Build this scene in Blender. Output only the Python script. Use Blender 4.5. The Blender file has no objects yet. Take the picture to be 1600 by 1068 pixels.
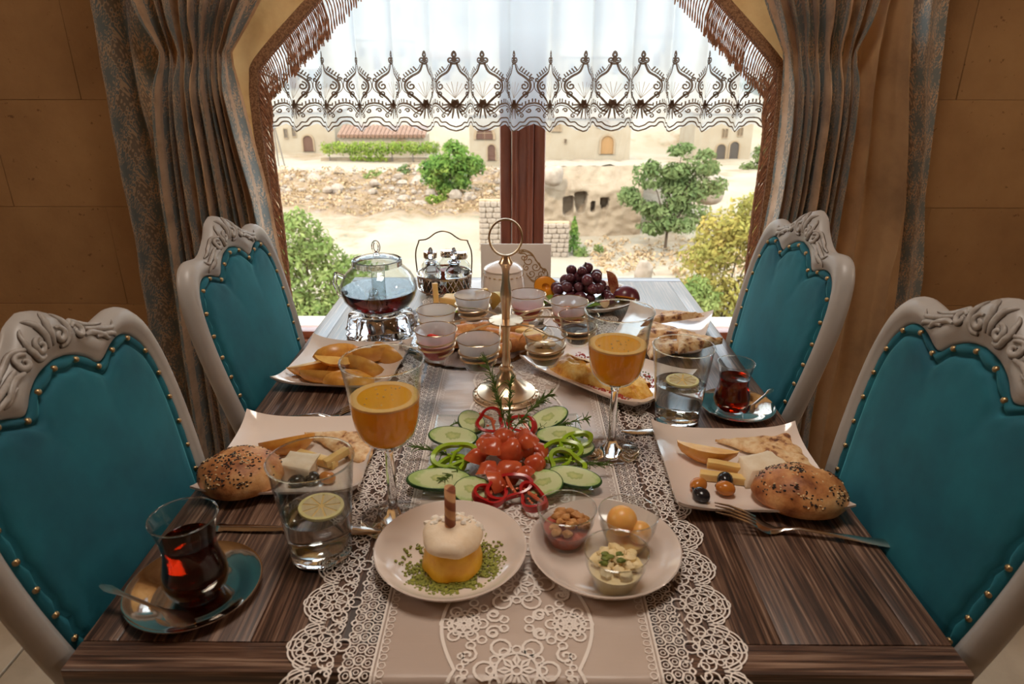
import bpy, bmesh, math, random
from mathutils import Vector, Matrix, noise
random.seed(7)
PI = math.pi; TAU = 2*PI
scene = bpy.context.scene
COL = scene.collection

# ------------------------------------------------------------------ camera, world, lights, exposure
cam_d = bpy.data.cameras.new('camera'); cam = bpy.data.objects.new('camera', cam_d); COL.objects.link(cam)
cam_d.sensor_width = 36.0; cam_d.lens = 36.0*1067/1600; cam_d.clip_end = 600; cam_d.clip_start = 0.02
cam.location = (0, 0, 1.246)
cam.rotation_euler = (PI/2 - math.atan(439/1067), 0, math.atan(8/1067*math.cos(math.atan(439/1067))))
cam_d.dof.use_dof = True; cam_d.dof.focus_distance = 1.15; cam_d.dof.aperture_fstop = 9.0
scene.camera = cam

world = bpy.data.worlds.new('sky'); scene.world = world; world.use_nodes = True
bg = world.node_tree.nodes['Background']
bg.inputs[0].default_value = (0.78, 0.90, 1.0, 1); bg.inputs[1].default_value = 3.9

def lamp(name, kind, loc, rot, energy, color, size=None, size_y=None):
    d = bpy.data.lights.new(name, kind); d.energy = energy; d.color = color
    if kind == 'AREA':
        d.size = size
        if size_y: d.shape = 'RECTANGLE'; d.size_y = size_y
    elif kind == 'SUN': d.angle = size
    else: d.shadow_soft_size = size
    o = bpy.data.objects.new(name, d); COL.objects.link(o); o.location = loc; o.rotation_euler = rot
    return o
lamp('sun', 'SUN', (0, -20, 40), (math.radians(46), 0, math.radians(-24)), 2.3, (1.0, 0.88, 0.72), math.radians(0.6))
lamp('added_overhead_fill', 'AREA', (0.0, 0.72, 2.60), (0, 0, 0), 10, (1.0, 0.88, 0.76), 0.5)  # unseen overhead light, added to brighten the tabletop and plates
for lx in (-1.95, 1.95): lamp('added_side_fill', 'POINT', (lx, 0.45, 1.95), (0, 0, 0), 13, (1.0, 0.86, 0.72), 0.12)  # unseen side lights without fixtures, added to brighten the curtains

scene.view_settings.view_transform = 'Standard'; scene.view_settings.look = 'None'
scene.view_settings.exposure = 0.52; scene.view_settings.gamma = 1.0
scene.view_settings.use_curve_mapping = False
scene.cycles.transparent_max_bounces = 24; scene.cycles.max_bounces = 14
scene.cycles.transmission_bounces = 12; scene.cycles.diffuse_bounces = 5; scene.cycles.glossy_bounces = 5
scene.cycles.blur_glossy = 0.6; scene.cycles.sample_clamp_indirect = 6.0

# ------------------------------------------------------------------ mesh helpers
def lerp(a, b, t): return a + (b-a)*t
def interp(tab, x):
    if x <= tab[0][0]: return tab[0][1]
    for (a, va), (b, vb) in zip(tab, tab[1:]):
        if x <= b: return lerp(va, vb, (x-a)/(b-a))
    return tab[-1][1]
def catmull(pts, n, closed=False):
    """n points spaced evenly in parameter through the control points"""
    out = []; m = len(pts); segs = m if closed else m-1
    P = [Vector(p) for p in pts]
    for i in range(n):
        t = i*segs/(n if closed else n-1); k = min(int(t), segs-1); f = t-k
        if closed: a, b, c, d = P[(k-1) % m], P[k], P[(k+1) % m], P[(k+2) % m]
        else: a, b, c, d = P[max(k-1, 0)], P[k], P[k+1], P[min(k+2, m-1)]
        out.append(0.5*((2*b)+(c-a)*f+(2*a-5*b+4*c-d)*f*f+(3*b-a-3*c+d)*f**3))
    return out

class MB:
    def __init__(s): s.v = []; s.f = []; s.uv = None
    def add(s, vs, fs):
        o = len(s.v); s.v += [tuple(p) for p in vs]; s.f += [tuple(i+o for i in f) for f in fs]; return s
    def grid(s, rows, cu=False, cv=False):
        """rows: list of rows of points; cu closes across a row, cv closes over the rows"""
        n = len(rows[0]); m = len(rows); vs = [p for r in rows for p in r]; fs = []
        for j in range(m if cv else m-1):
            for i in range(n if cu else n-1):
                fs.append((j*n+i, j*n+(i+1) % n, ((j+1) % m)*n+(i+1) % n, ((j+1) % m)*n+i))
        return s.add(vs, fs)
    def lathe(s, prof, n=32, c=(0, 0, 0), sx=1, sy=1):
        rows = []
        for r, z in prof:
            r = max(r, 1e-5)
            rows.append([(c[0]+sx*r*math.cos(TAU*i/n), c[1]+sy*r*math.sin(TAU*i/n), c[2]+z) for i in range(n)])
        return s.grid(rows, cu=True)
    def tube(s, pts, r, n=6, closed=False, flat=1.0, up=None):
        P = [Vector(p) for p in pts]; m = len(P); rows = []
        prev = None
        for i in range(m):
            if closed: t = P[(i+1) % m]-P[i-1]
            else: t = P[min(i+1, m-1)]-P[max(i-1, 0)]
            if t.length < 1e-9: t = Vector((0, 0, 1))
            t.normalize()
            if up is not None: a = Vector(up)
            elif prev is None: a = Vector((0, 0, 1)) if abs(t.z) < .9 else Vector((1, 0, 0))
            else: a = prev
            a = a - t*a.dot(t)
            if a.length < 1e-6: a = Vector((1, 0, 0)) - t*t.x
            a.normalize(); prev = a; b = t.cross(a)
            rr = r[i] if isinstance(r, (list, tuple)) else r
            rows.append([P[i]+a*(rr*flat*math.cos(TAU*k/n))+b*(rr*math.sin(TAU*k/n)) for k in range(n)])
        o = len(s.v); s.grid(rows, cu=True, cv=closed)
        if not closed:
            s.f.append(tuple(o+k for k in range(n))[::-1]); s.f.append(tuple(o+(m-1)*n+k for k in range(n)))
        return s
    def box(s, c, d, rz=0.0, taper=1.0):
        x, y, z = d[0]/2, d[1]/2, d[2]/2; co, si = math.cos(rz), math.sin(rz)
        vs = []
        for k in (-1, 1):
            for (a, b) in ((-1, -1), (1, -1), (1, 1), (-1, 1)):
                t = taper if k > 0 else 1
                px, py = a*x*t, b*y*t
                vs.append((c[0]+px*co-py*si, c[1]+px*si+py*co, c[2]+k*z))
        return s.add(vs, [(3, 2, 1, 0), (4, 5, 6, 7), (0, 1, 5, 4), (1, 2, 6, 5), (2, 3, 7, 6), (3, 0, 4, 7)])
    def prism(s, poly, z0, z1):
        n = len(poly); vs = [(p[0], p[1], z0) for p in poly]+[(p[0], p[1], z1) for p in poly]
        return s.add(vs, [tuple(range(n))[::-1], tuple(range(n, 2*n))]+[(i, (i+1) % n, n+(i+1) % n, n+i) for i in range(n)])
    def ball(s, c, r, n=10, m=7, rot=None):
        r = r if isinstance(r, (tuple, list)) else (r, r, r)
        rows = []
        for j in range(m+1):
            th = PI*j/m; row = []
            for i in range(n):
                p = Vector((r[0]*max(math.sin(th), 1e-3)*math.cos(TAU*i/n), r[1]*max(math.sin(th), 1e-3)*math.sin(TAU*i/n), -r[2]*math.cos(th)))
                if rot is not None: p = rot @ p
                row.append(p+Vector(c))
            rows.append(row)
        return s.grid(rows, cu=True)
    def ribbon(s, pts, w, closed=False, fn=None, taper=False):
        """flat strip of width w along 2D points; fn maps (x, y) to 3D"""
        P = [Vector((p[0], p[1])) for p in pts]; m = len(P); L = []; R = []
        for i in range(m):
            t = (P[(i+1) % m]-P[i-1]) if closed else (P[min(i+1, m-1)]-P[max(i-1, 0)])
            if t.length < 1e-9: t = Vector((1, 0))
            t.normalize(); nn = Vector((-t.y, t.x))
            ww = w*(0.35+0.65*math.sin(PI*(i+.5)/m)) if taper else w
            L.append(P[i]+nn*ww/2); R.append(P[i]-nn*ww/2)
        fn = fn or (lambda x, y: (x, y, 0.0))
        o = len(s.v); s.k = getattr(s, 'k', 0)+1; dz = (s.k*7 % 11)*4e-5          # crossing threads lie over one another
        for a, b in zip(L, R):
            for q in (a, b): w3 = fn(q.x, q.y); s.v.append((w3[0], w3[1], w3[2]+dz))
        for i in range(m if closed else m-1):
            j = (i+1) % m; s.f.append((o+2*i, o+2*i+1, o+2*j+1, o+2*j))
        return s
    def shift(s, fn): s.v = [tuple(fn(Vector(p))) for p in s.v]; return s

def link_mesh(name, mb, mat, smooth=True, angle=40, bevel=0.0, segs=2, doubles=0.0, normals=True):
    me = bpy.data.meshes.new(name); me.from_pydata(mb.v, [], mb.f)
    if True:
        bm = bmesh.new(); bm.from_mesh(me)
        if normals: bmesh.ops.recalc_face_normals(bm, faces=bm.faces)
        if doubles: bmesh.ops.remove_doubles(bm, verts=bm.verts, dist=doubles)
        if bevel:
            es = [e for e in bm.edges if len(e.link_faces) == 2 and e.calc_face_angle(0) > math.radians(35)]
            bmesh.ops.bevel(bm, geom=es, offset=bevel, segments=segs, affect='EDGES', clamp_overlap=True, profile=0.5)
        bm.to_mesh(me); bm.free()
    if mb.uv:
        uvl = me.uv_layers.new(name='UVMap')
        for lp in me.loops: uvl.data[lp.index].uv = mb.uv[lp.vertex_index]
    if smooth:
        me.shade_smooth(); me.set_sharp_from_angle(angle=math.radians(angle))
    me.materials.append(mat); me.update()
    return me
def obj(name, mb, mat, parent=None, loc=(0, 0, 0), **kw):
    me = mb if isinstance(mb, bpy.types.Mesh) else link_mesh(name, mb, mat, **kw)
    o = bpy.data.objects.new(name, me); COL.objects.link(o); o.location = loc
    if parent is not None: o.parent = parent
    return o
def tag(o, label=None, cat=None, group=None, kind=None):
    if label: o['label'] = label
    if cat: o['category'] = cat
    if group: o['group'] = group
    if kind: o['kind'] = kind
    return o
def thing(name, label, cat, loc=(0, 0, 0), rz=0.0, group=None):
    o = bpy.data.objects.new(name, None); COL.objects.link(o); o.empty_display_size = .05
    o.location = loc; o.rotation_euler = (0, 0, rz)
    return tag(o, label, cat, group)
def struct(name, mb, mat, parent=None, **kw):
    o = obj(name, mb, mat, parent, **kw)
    if parent is None: o['kind'] = 'structure'
    return o
def dup(root, loc, rz=0.0, label=None, group=None, scale=None):
    r = root.copy(); COL.objects.link(r); r.location = loc; r.rotation_euler = (0, 0, rz)
    if label: r['label'] = label
    if group: r['group'] = group
    if scale: r.scale = scale
    for ch in list(root.children):
        c = ch.copy(); COL.objects.link(c); c.parent = r
        for g in list(ch.children):
            d = g.copy(); COL.objects.link(d); d.parent = c
    return r
def nz(p, s=1.0): return noise.noise(Vector(p)*s)

# ------------------------------------------------------------------ materials
def srgb(r, g, b):
    f = lambda c: (c/255/12.92) if c/255 <= .04045 else ((c/255+.055)/1.055)**2.4
    return (f(r), f(g), f(b), 1)
class NT:
    def __init__(s, name):
        s.m = bpy.data.materials.new(name); s.m.use_nodes = True; s.t = s.m.node_tree
        s.b = s.t.nodes['Principled BSDF']; s.out = s.t.nodes['Material Output']
    def n(s, typ, ins=None, **kw):
        nd = s.t.nodes.new('ShaderNode'+typ)
        for k, v in kw.items(): setattr(nd, k, v)
        for k, v in (ins or {}).items(): s.set(nd, k, v)
        return nd
    def set(s, nd, k, v):
        i = nd.inputs[k]
        if isinstance(v, bpy.types.NodeSocket): s.t.links.new(v, i)
        elif isinstance(v, bpy.types.Node): s.t.links.new(v.outputs[0], i)
        else: i.default_value = v
    def p(s, **kw):
        for k, v in kw.items(): s.set(s.b, k.replace('_', ' '), v)
    def math(s, op, a, b=0.0, c=0.0, clamp=False):
        nd = s.n('Math', operation=op, use_clamp=clamp); s.set(nd, 0, a); s.set(nd, 1, b)
        if op in ('MULTIPLY_ADD', 'COMPARE', 'SMOOTH_MIN', 'WRAP'): s.set(nd, 2, c)
        return nd.outputs[0]
    def coord(s, which='Object', scale=(1, 1, 1), rot=(0, 0, 0), loc=(0, 0, 0)):
        tc = s.n('TexCoord'); mp = s.n('Mapping', {'Scale': scale, 'Rotation': rot, 'Location': loc}); s.set(mp, 0, tc.outputs[which]); return mp.outputs[0]
    def noise(s, vec, scale, detail=4, rough=.55, dist=0.0):
        nd = s.n('TexNoise', {'Scale': scale, 'Detail': detail, 'Roughness': rough, 'Distortion': dist}); s.set(nd, 'Vector', vec); return nd.outputs['Fac']
    def ramp(s, fac, stops, interp='LINEAR'):
        nd = s.n('ValToRGB'); cr = nd.color_ramp; cr.interpolation = interp
        while len(cr.elements) > 1: cr.elements.remove(cr.elements[0])
        cr.elements[0].position = stops[0][0]; cr.elements[0].color = stops[0][1]
        for pos, c in stops[1:]:
            e = cr.elements.new(pos); e.color = c
        s.set(nd, 0, fac); return nd.outputs[0]
    def mix(s, fac, a, b, mode='MIX'):
        nd = s.n('MixRGB', blend_type=mode); s.set(nd, 0, fac); s.set(nd, 1, a); s.set(nd, 2, b); return nd.outputs[0]
    def bump(s, h, strength=.3, dist=.01):
        nd = s.n('Bump', {'Strength': strength, 'Distance': dist}); s.set(nd, 'Height', h); s.set(s.b, 'Normal', nd.outputs[0]); return nd
    def surface(s, sh): s.t.links.new(sh.outputs[0] if isinstance(sh, bpy.types.Node) else sh, s.out.inputs[0])

def plain(name, col, rough=.5, metal=0.0, **kw):
    a = NT(name); a.p(Base_Color=col, Roughness=rough, Metallic=metal)
    for k, v in kw.items(): a.set(a.b, k.replace('_', ' '), v)
    return a.m
def speckled(name, stops, scale, rough=.5, detail=5, bump=0.0, bscale=None, bdist=.004, dist=0.0, **kw):
    """colour from a noise ramp plus an optional noise relief"""
    a = NT(name); v = a.coord(); f = a.noise(v, scale, detail, .6, dist)
    a.p(Base_Color=a.ramp(f, stops), Roughness=rough)
    if bump: a.bump(a.noise(v, bscale or scale, 6), bump, bdist)
    for k, x in kw.items(): a.set(a.b, k.replace('_', ' '), x)
    return a.m
def glass(name, col=(1, 1, 1, 1), ior=1.45, rough=0.0):
    a = NT(name); g = a.n('BsdfGlass', {'Color': col, 'IOR': ior, 'Roughness': rough}); a.surface(g); return a.m
def liquid(name, col, ior=1.333):
    """clear liquid: coloured inside, colourless reflection at its surface"""
    a = NT(name); r = a.n('BsdfRefraction', {'Color': col, 'IOR': ior, 'Roughness': 0.0}); g = a.n('BsdfGlossy', {'Roughness': 0.0, 'Color': (1, 1, 1, 1)}); fr = a.n('Fresnel', {'IOR': ior})
    m = a.n('MixShader'); a.set(m, 0, fr.outputs[0]); a.t.links.new(r.outputs[0], m.inputs[1]); a.t.links.new(g.outputs[0], m.inputs[2]); a.surface(m); return a.m
def thin_glass(name, tint=(1, 1, 1, 1), refl=1.0, rough=0.0):
    """a thin sheet: light passes straight, the surface reflects by its angle"""
    a = NT(name); t = a.n('BsdfTransparent'); ed = a.n('LayerWeight', {'Blend': .5}); a.set(t, 'Color', a.mix(a.math('POWER', ed.outputs['Facing'], 5.0), tint, tuple(c*.55 for c in tint[:3])+(1,))); g = a.n('BsdfGlossy', {'Roughness': rough, 'Color': (refl, refl, refl, 1)})
    lw = a.n('LayerWeight', {'Blend': .5}); fr = a.math('MULTIPLY_ADD', a.math('POWER', lw.outputs['Facing'], 4.0), .75, .035); mx = a.n('MixShader'); a.set(mx, 0, fr)
    a.t.links.new(t.outputs[0], mx.inputs[1]); a.t.links.new(g.outputs[0], mx.inputs[2]); a.surface(mx); return a.m
def cloth_translucent(name, col, alpha=1.0, trans=.5, tcol=None):
    a = NT(name); d = a.n('BsdfDiffuse', {'Color': col}); t = a.n('BsdfTranslucent', {'Color': tcol or col})
    m1 = a.n('MixShader', {0: trans}); a.t.links.new(d.outputs[0], m1.inputs[1]); a.t.links.new(t.outputs[0], m1.inputs[2])
    if alpha < 1:
        tr = a.n('BsdfTransparent'); m2 = a.n('MixShader', {0: alpha}); a.t.links.new(tr.outputs[0], m2.inputs[1]); a.t.links.new(m1.outputs[0], m2.inputs[2]); m1 = m2
    a.surface(m1); return a.m

MAT = {}
# stone wall blocks
a = NT('wall_stone'); v = a.coord('Object')
oi = a.n('ObjectInfo')
base = a.ramp(a.noise(v, 2.6, 6, .62), [(.25, srgb(130, 94, 56)), (.5, srgb(152, 114, 72)), (.75, srgb(170, 132, 86))])
pits = a.ramp(a.noise(v, 60, 3, .5), [(.27, (.55, .5, .45, 1)), (.32, (1, 1, 1, 1))])
tone = a.math('MULTIPLY_ADD', oi.outputs['Random'], .12, .92)
c = a.mix(1.0, base, pits, 'MULTIPLY'); hs = a.n('HueSaturation'); a.set(hs, 'Color', c); a.set(hs, 'Value', tone)
a.p(Base_Color=hs.outputs[0], Roughness=.93); a.bump(a.noise(v, 90, 6), .35, .004); MAT['stone'] = a.m
MAT['plaster'] = speckled('warm_plaster', [(.3, srgb(150, 118, 82)), (.7, srgb(178, 146, 104))], 3, .95)
MAT['floor'] = speckled('floor_stone', [(.3, srgb(176, 162, 140)), (.7, srgb(206, 194, 172))], 6, .5, bump=.05, bscale=40)
MAT['joint'] = plain('stone_joint', srgb(132, 94, 54), .95)
MAT['grout'] = plain('grout', srgb(120, 108, 92), .9)
def wood(name, axis, stops, fine=150, rough=.35, bump=.25, coat=.25):
    a = NT(name); sc = (fine, fine/45, fine) if axis == 'y' else (fine/45, fine, fine) if axis == 'x' else (fine, fine, 4)
    v = a.coord('Object', sc); v2 = a.coord('Object', tuple(s*.22 for s in sc))
    f = a.noise(v, 1.0, 4, .6, .08); g = a.noise(v2, 1.0, 3, .6, .1)
    h = a.math('ADD', a.math('MULTIPLY', f, .85), a.math('MULTIPLY', g, .17))
    oi = a.n('ObjectInfo'); hs = a.n('HueSaturation'); a.set(hs, 'Color', a.ramp(h, stops)); a.set(hs, 'Value', a.math('MULTIPLY_ADD', oi.outputs['Random'], .08, .95))
    a.p(Base_Color=hs.outputs[0], Roughness=rough); a.set(a.b, 'Coat Weight', coat); a.set(a.b, 'Coat Roughness', .3); a.bump(h, bump, .0012); return a.m
TST = [(.40, srgb(48, 30, 21)), (.49, srgb(82, 55, 41)), (.56, srgb(114, 84, 66)), (.68, srgb(164, 136, 116))]
MAT['table_y'] = wood('brushed_wood_lengthwise', 'y', TST, 300, .42, .45, .55); MAT['table_x'] = wood('brushed_wood_crosswise', 'x', TST, 300, .42, .45, .55)
WST = [(.3, srgb(126, 70, 54)), (.5, srgb(164, 102, 80)), (.7, srgb(192, 132, 108))]
MAT['frame_wood'] = wood('red_brown_frame_wood', 'z', WST, 30, .35, .08, .3); MAT['frame_wood_x'] = wood('red_brown_rail_wood', 'x', WST, 30, .35, .08, .3)
MAT['chair_paint'] = speckled('cream_chair_paint', [(.3, srgb(164, 160, 156)), (.7, srgb(182, 178, 174))], 9, .38)
MAT['carving_paint'] = speckled('antiqued_carving_paint', [(.35, srgb(146, 138, 130)), (.65, srgb(182, 178, 174))], 70, .42)
MAT['carving_line'] = plain('dark_antique_glaze', srgb(78, 62, 50), .6)
a = NT('teal_velvet'); v = a.coord(); f = a.noise(v, 9, 4, .6); fn_ = a.noise(v, 900, 2)
a.p(Base_Color=a.ramp(f, [(.3, srgb(3, 76, 94)), (.7, srgb(9, 104, 120))]), Roughness=.8)
a.set(a.b, 'Sheen Weight', .6); a.set(a.b, 'Sheen Roughness', .4); a.set(a.b, 'Sheen Tint', srgb(90, 190, 200)); a.bump(fn_, .12, .001); MAT['velvet'] = a.m
MAT['brass'] = plain('brass', srgb(205, 160, 92), .28, 1.0); MAT['nail_brass'] = plain('aged_nail_brass', srgb(178, 152, 112), .34, 1.0)
MAT['gold'] = plain('pale_gold_plate', srgb(236, 212, 180), .28, 1.0)
MAT['silver'] = plain('polished_silver', srgb(222, 214, 204), .08, 1.0); MAT['steel'] = plain('steel_cutlery', srgb(206, 198, 190), .16, 1.0)
MAT['dark_wire'] = plain('bronze_wire', srgb(110, 86, 62), .35, 1.0)
MAT['porcelain'] = plain('white_porcelain', srgb(236, 222, 212), .14, Coat_Weight=.4, Coat_Roughness=.05)
MAT['white_card'] = plain('white_card', srgb(226, 216, 206), .55); MAT['gold_print'] = plain('gold_print', srgb(176, 142, 96), .4, .4)
MAT['glass'] = glass('clear_glass'); MAT['thin_glass'] = thin_glass('thin_clear_glass', (.93, .95, .95, 1))
MAT['crystal'] = glass('cut_crystal', (.97, .97, .98, 1), 1.5)
MAT['pane'] = thin_glass('window_pane_glass', (.97, .98, .98, 1))
MAT['water'] = liquid('water', (.98, .99, 1, 1)); MAT['tea'] = liquid('black_tea', srgb(200, 84, 40))
MAT['tea_dark'] = liquid('dark_tea', srgb(140, 62, 34)); MAT['tea_pot'] = liquid('brewed_red_tea', srgb(118, 40, 42))

# ------------------------------------------------------------------ structure: the room
XW, YB, YF, ZC = 2.3, 1.92, -2.6, 2.75          # half width, window wall, wall behind, ceiling
OX, OZ0, OZ1 = 0.86, 0.333, 2.25                 # window opening
fl = MB().box((0, (YB+.4+YF)/2, -.06), (2*XW+.2, YB+.4-YF, .1))
flo = struct('floor', fl, MAT['grout'])
tile_me = None
for i in range(-4, 5):
    for j in range(-5, 4):
        if tile_me is None: tile_me = link_mesh('floor_tile', MB().box((0, 0, 0), (.494, .494, .02)), MAT['floor'], bevel=.002, segs=1)
        o = obj('floor_tile', tile_me, None, flo, (i*.5+.12, j*.5+.21, -.0102))
struct('ceiling', MB().box((0, (YB+YF)/2, ZC+.05), (2*XW+.2, YB-YF+.2, .1)), MAT['plaster'])
struct('wall_left', MB().box((-XW-.05, (YB+YF)/2, ZC/2-.06), (.1, YB-YF+.2, ZC+.12)), MAT['plaster'])
struct('wall_right', MB().box((XW+.05, (YB+YF)/2, ZC/2-.06), (.1, YB-YF+.2, ZC+.12)), MAT['plaster'])
struct('wall_front', MB().box((0, YF-.05, ZC/2-.06), (2*XW+.2, .1, ZC+.12)), MAT['plaster'])
wb = MB(); TH = .34; yc = YB+.015+TH/2
for sx in (-1, 1): wb.box((sx*(OX+XW+.1)/2, yc, ZC/2), (XW+.1-OX, TH, ZC))
wb.box((0, yc, OZ0/2-.015), (2*OX, TH, OZ0-.03)); wb.box((0, yc, (OZ1+ZC)/2), (2*OX, TH, ZC-OZ1))
wall = struct('wall_back', wb, MAT['joint'])
def block(x0, x1, z0, z1):
    d = .016; obj('stone_block', MB().box(((x0+x1)/2, YB+d/2+random.uniform(-.0012, .0012), (z0+z1)/2), (x1-x0-.0002, d, z1-z0-.0002)), MAT['stone'], wall, bevel=.0014, segs=1)
zs = [0.0, .29, .575, .865, 1.15, 1.44, 1.73, 2.02, 2.31, 2.75]
for k in range(len(zs)-1):
    for sx in (-1, 1):
        cuts = [OX, 1.42 if k % 2 else 1.16, 1.98 if k % 2 else 1.78, XW]
        for q0, q1 in zip(cuts, cuts[1:]):
            xa, xb = sorted((sx*q0, sx*q1)); block(xa, xb, zs[k], zs[k+1])
for q in range(3): block(-OX+q*OX*2/3, -OX+(q+1)*OX*2/3, 0, OZ0-.03); block(-OX+q*OX*2/3, -OX+(q+1)*OX*2/3, OZ1, 2.75)

# window: frame, two sashes and a mullion
win = bpy.data.objects.new('window_1', None); COL.objects.link(win); win['kind'] = 'structure'
YW = 2.115
def fbar(name, x0, x1, z0, z1, d, y=YW, mat='frame_wood', bev=.006):
    return obj(name, MB().box(((x0+x1)/2, y, (z0+z1)/2), (x1-x0, d, z1-z0)), MAT[mat], win, bevel=bev, segs=2)
fbar('bottom_rail', -OX, OX, OZ0, OZ0+.062, .09, mat='frame_wood_x'); fbar('top_rail', -OX, OX, OZ1-.06, OZ1, .09, mat='frame_wood_x')
for sx in (-1, 1):
    a0, a1 = sorted((sx*OX, sx*(OX-.05))); fbar('side_stile', a0, a1, OZ0+.062, OZ1-.06, .09)
MX = .017                                                     # mullion centre
fbar('mullion_post', MX-.032, MX+.032, OZ0+.062, OZ1-.06, .10, YW-.004)
for sx in (-1, 1):
    a0, a1 = sorted((MX+sx*.033, MX+sx*.068)); fbar('sash_stile', a0, a1, OZ0+.062, OZ1-.06, .07, YW+.006, bev=.008)
    a0, a1 = sorted((MX+sx*.012, MX+sx*.02)); fbar('mullion_bead', a0, a1, OZ0+.062, OZ1-.06, .014, YW-.056, bev=.003)
    a0, a1 = sorted((MX+sx*.068, sx*(OX-.05)))
    fbar('sash_rail', a0, a1, OZ0+.062, OZ0+.089, .06, YW+.006, 'frame_wood_x')
    fbar('window_pane', a0, a1, OZ0+.089, OZ1-.06, .005, YW+.012, 'pane', 0)
struct('trim_1', MB().box((0, 2.26, OZ0+.03), (2*OX, .20, .03)), MAT['floor'], bevel=.004)   # stone sill outside
wsill = struct('trim_2', MB().box((0, YB+.055, OZ0-.010), (2*OX-.01, .20, .03)), MAT['frame_wood_x'], bevel=.006)

# ------------------------------------------------------------------ curtains
def backlit(a, col, f):
    """cloth: part of the light behind it comes through"""
    t = a.n('BsdfTranslucent'); a.set(t, 0, col); m = a.n('MixShader', {0: f}); a.t.links.new(a.b.outputs[0], m.inputs[1]); a.t.links.new(t.outputs[0], m.inputs[2]); a.surface(m)
def cloth(name, stops, scale, f, rough=.8):
    a = NT(name); c = a.ramp(a.noise(a.coord(), scale, 7, .62), stops); a.p(Base_Color=c, Roughness=rough); a.set(a.b, 'Sheen Weight', .3); backlit(a, c, f); return a.m
def damask(a, uvs=1.0, band=None):
    """ogee damask figure in the cloth's own coordinates (metres)"""
    uv = a.n('UVMap'); sp = a.n('SeparateXYZ'); a.set(sp, 0, uv.outputs[0]); u, v = sp.outputs[0], sp.outputs[1]
    wv = a.noise(uv.outputs[0], 60, 3); 
    P = .075; Q = .11
    cu = a.math('COSINE', a.math('MULTIPLY', u, TAU/P)); cv = a.math('COSINE', a.math('MULTIPLY', v, TAU/Q))
    og = a.math('MULTIPLY', cu, cv); og = a.math('ADD', a.math('MULTIPLY', a.math('ADD', cu, cv), .6), a.math('MULTIPLY', og, .2))
    sc = a.math('SINE', a.math('ADD', a.math('MULTIPLY', u, TAU*5/P), a.math('MULTIPLY', cv, 3.2))); sd = a.math('SINE', a.math('ADD', a.math('MULTIPLY', v, TAU*5/Q), a.math('MULTIPLY', cu, 3.0)))
    og = a.math('ADD', og, a.math('MULTIPLY', a.math('MULTIPLY', sc, sd), .55))
    c2 = a.math('MULTIPLY', a.math('COSINE', a.math('MULTIPLY', u, TAU*4/P)), a.math('COSINE', a.math('MULTIPLY', v, TAU*3/Q)))
    h = a.math('ADD', a.math('ADD', og, a.math('MULTIPLY', c2, .32)), a.math('MULTIPLY_ADD', wv, 1.5, -.75))
    h = a.math('MULTIPLY_ADD', h, .36, .42)
    return u, v, h
a = NT('damask_cloth'); u, v, h = damask(a)
bandc = a.ramp(h, [(.0, srgb(138, 120, 100)), (.16, srgb(138, 120, 100)), (.22, srgb(200, 168, 134)), (.34, srgb(200, 168, 134)), (.40, srgb(118, 124, 120)), (.52, srgb(118, 124, 120)), (.60, srgb(200, 168, 134)), (.68, srgb(118, 124, 120)), (.78, srgb(118, 124, 120))])
n1 = a.noise(a.coord('UV'), 300, 2); a.p(Base_Color=bandc, Roughness=.6); a.set(a.b, 'Sheen Weight', .3); a.bump(h, .2, .002); backlit(a, bandc, .22); MAT['damask'] = a.m
a = NT('striped_velvet_and_damask'); u, v, h = damask(a)
st = a.math('SINE', a.math('MULTIPLY', u, TAU/.17)); stm = a.ramp(st, [(.46, (0, 0, 0, 1)), (.5, (1, 1, 1, 1))])
mot = a.noise(a.coord('UV'), 14, 6, .65)
vel = a.ramp(mot, [(.28, srgb(150, 116, 88)), (.5, srgb(204, 164, 124)), (.7, srgb(222, 186, 150))])
dam = a.ramp(h, [(.0, srgb(138, 120, 100)), (.16, srgb(138, 120, 100)), (.22, srgb(200, 168, 134)), (.34, srgb(200, 168, 134)), (.40, srgb(118, 124, 120)), (.52, srgb(118, 124, 120)), (.60, srgb(200, 168, 134)), (.68, srgb(118, 124, 120)), (.78, srgb(118, 124, 120))])
dc = a.mix(stm, dam, vel); a.p(Base_Color=dc, Roughness=.7); a.set(a.b, 'Sheen Weight', .35); a.bump(mot, .08, .003); backlit(a, dc, .22); MAT['drape'] = a.m
MAT['suede'] = cloth('tan_suede', [(.25, srgb(176, 128, 76)), (.5, srgb(206, 160, 104)), (.75, srgb(220, 178, 122))], 7, .42)
MAT['braid'] = speckled('brown_braid', [(.4, srgb(126, 88, 60)), (.6, srgb(176, 132, 96))], 260, .7, 2)
MAT['fringe'] = cloth('bronze_fringe', [(.35, srgb(150, 100, 70)), (.65, srgb(216, 160, 120))], 120, .3, .55)

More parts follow.
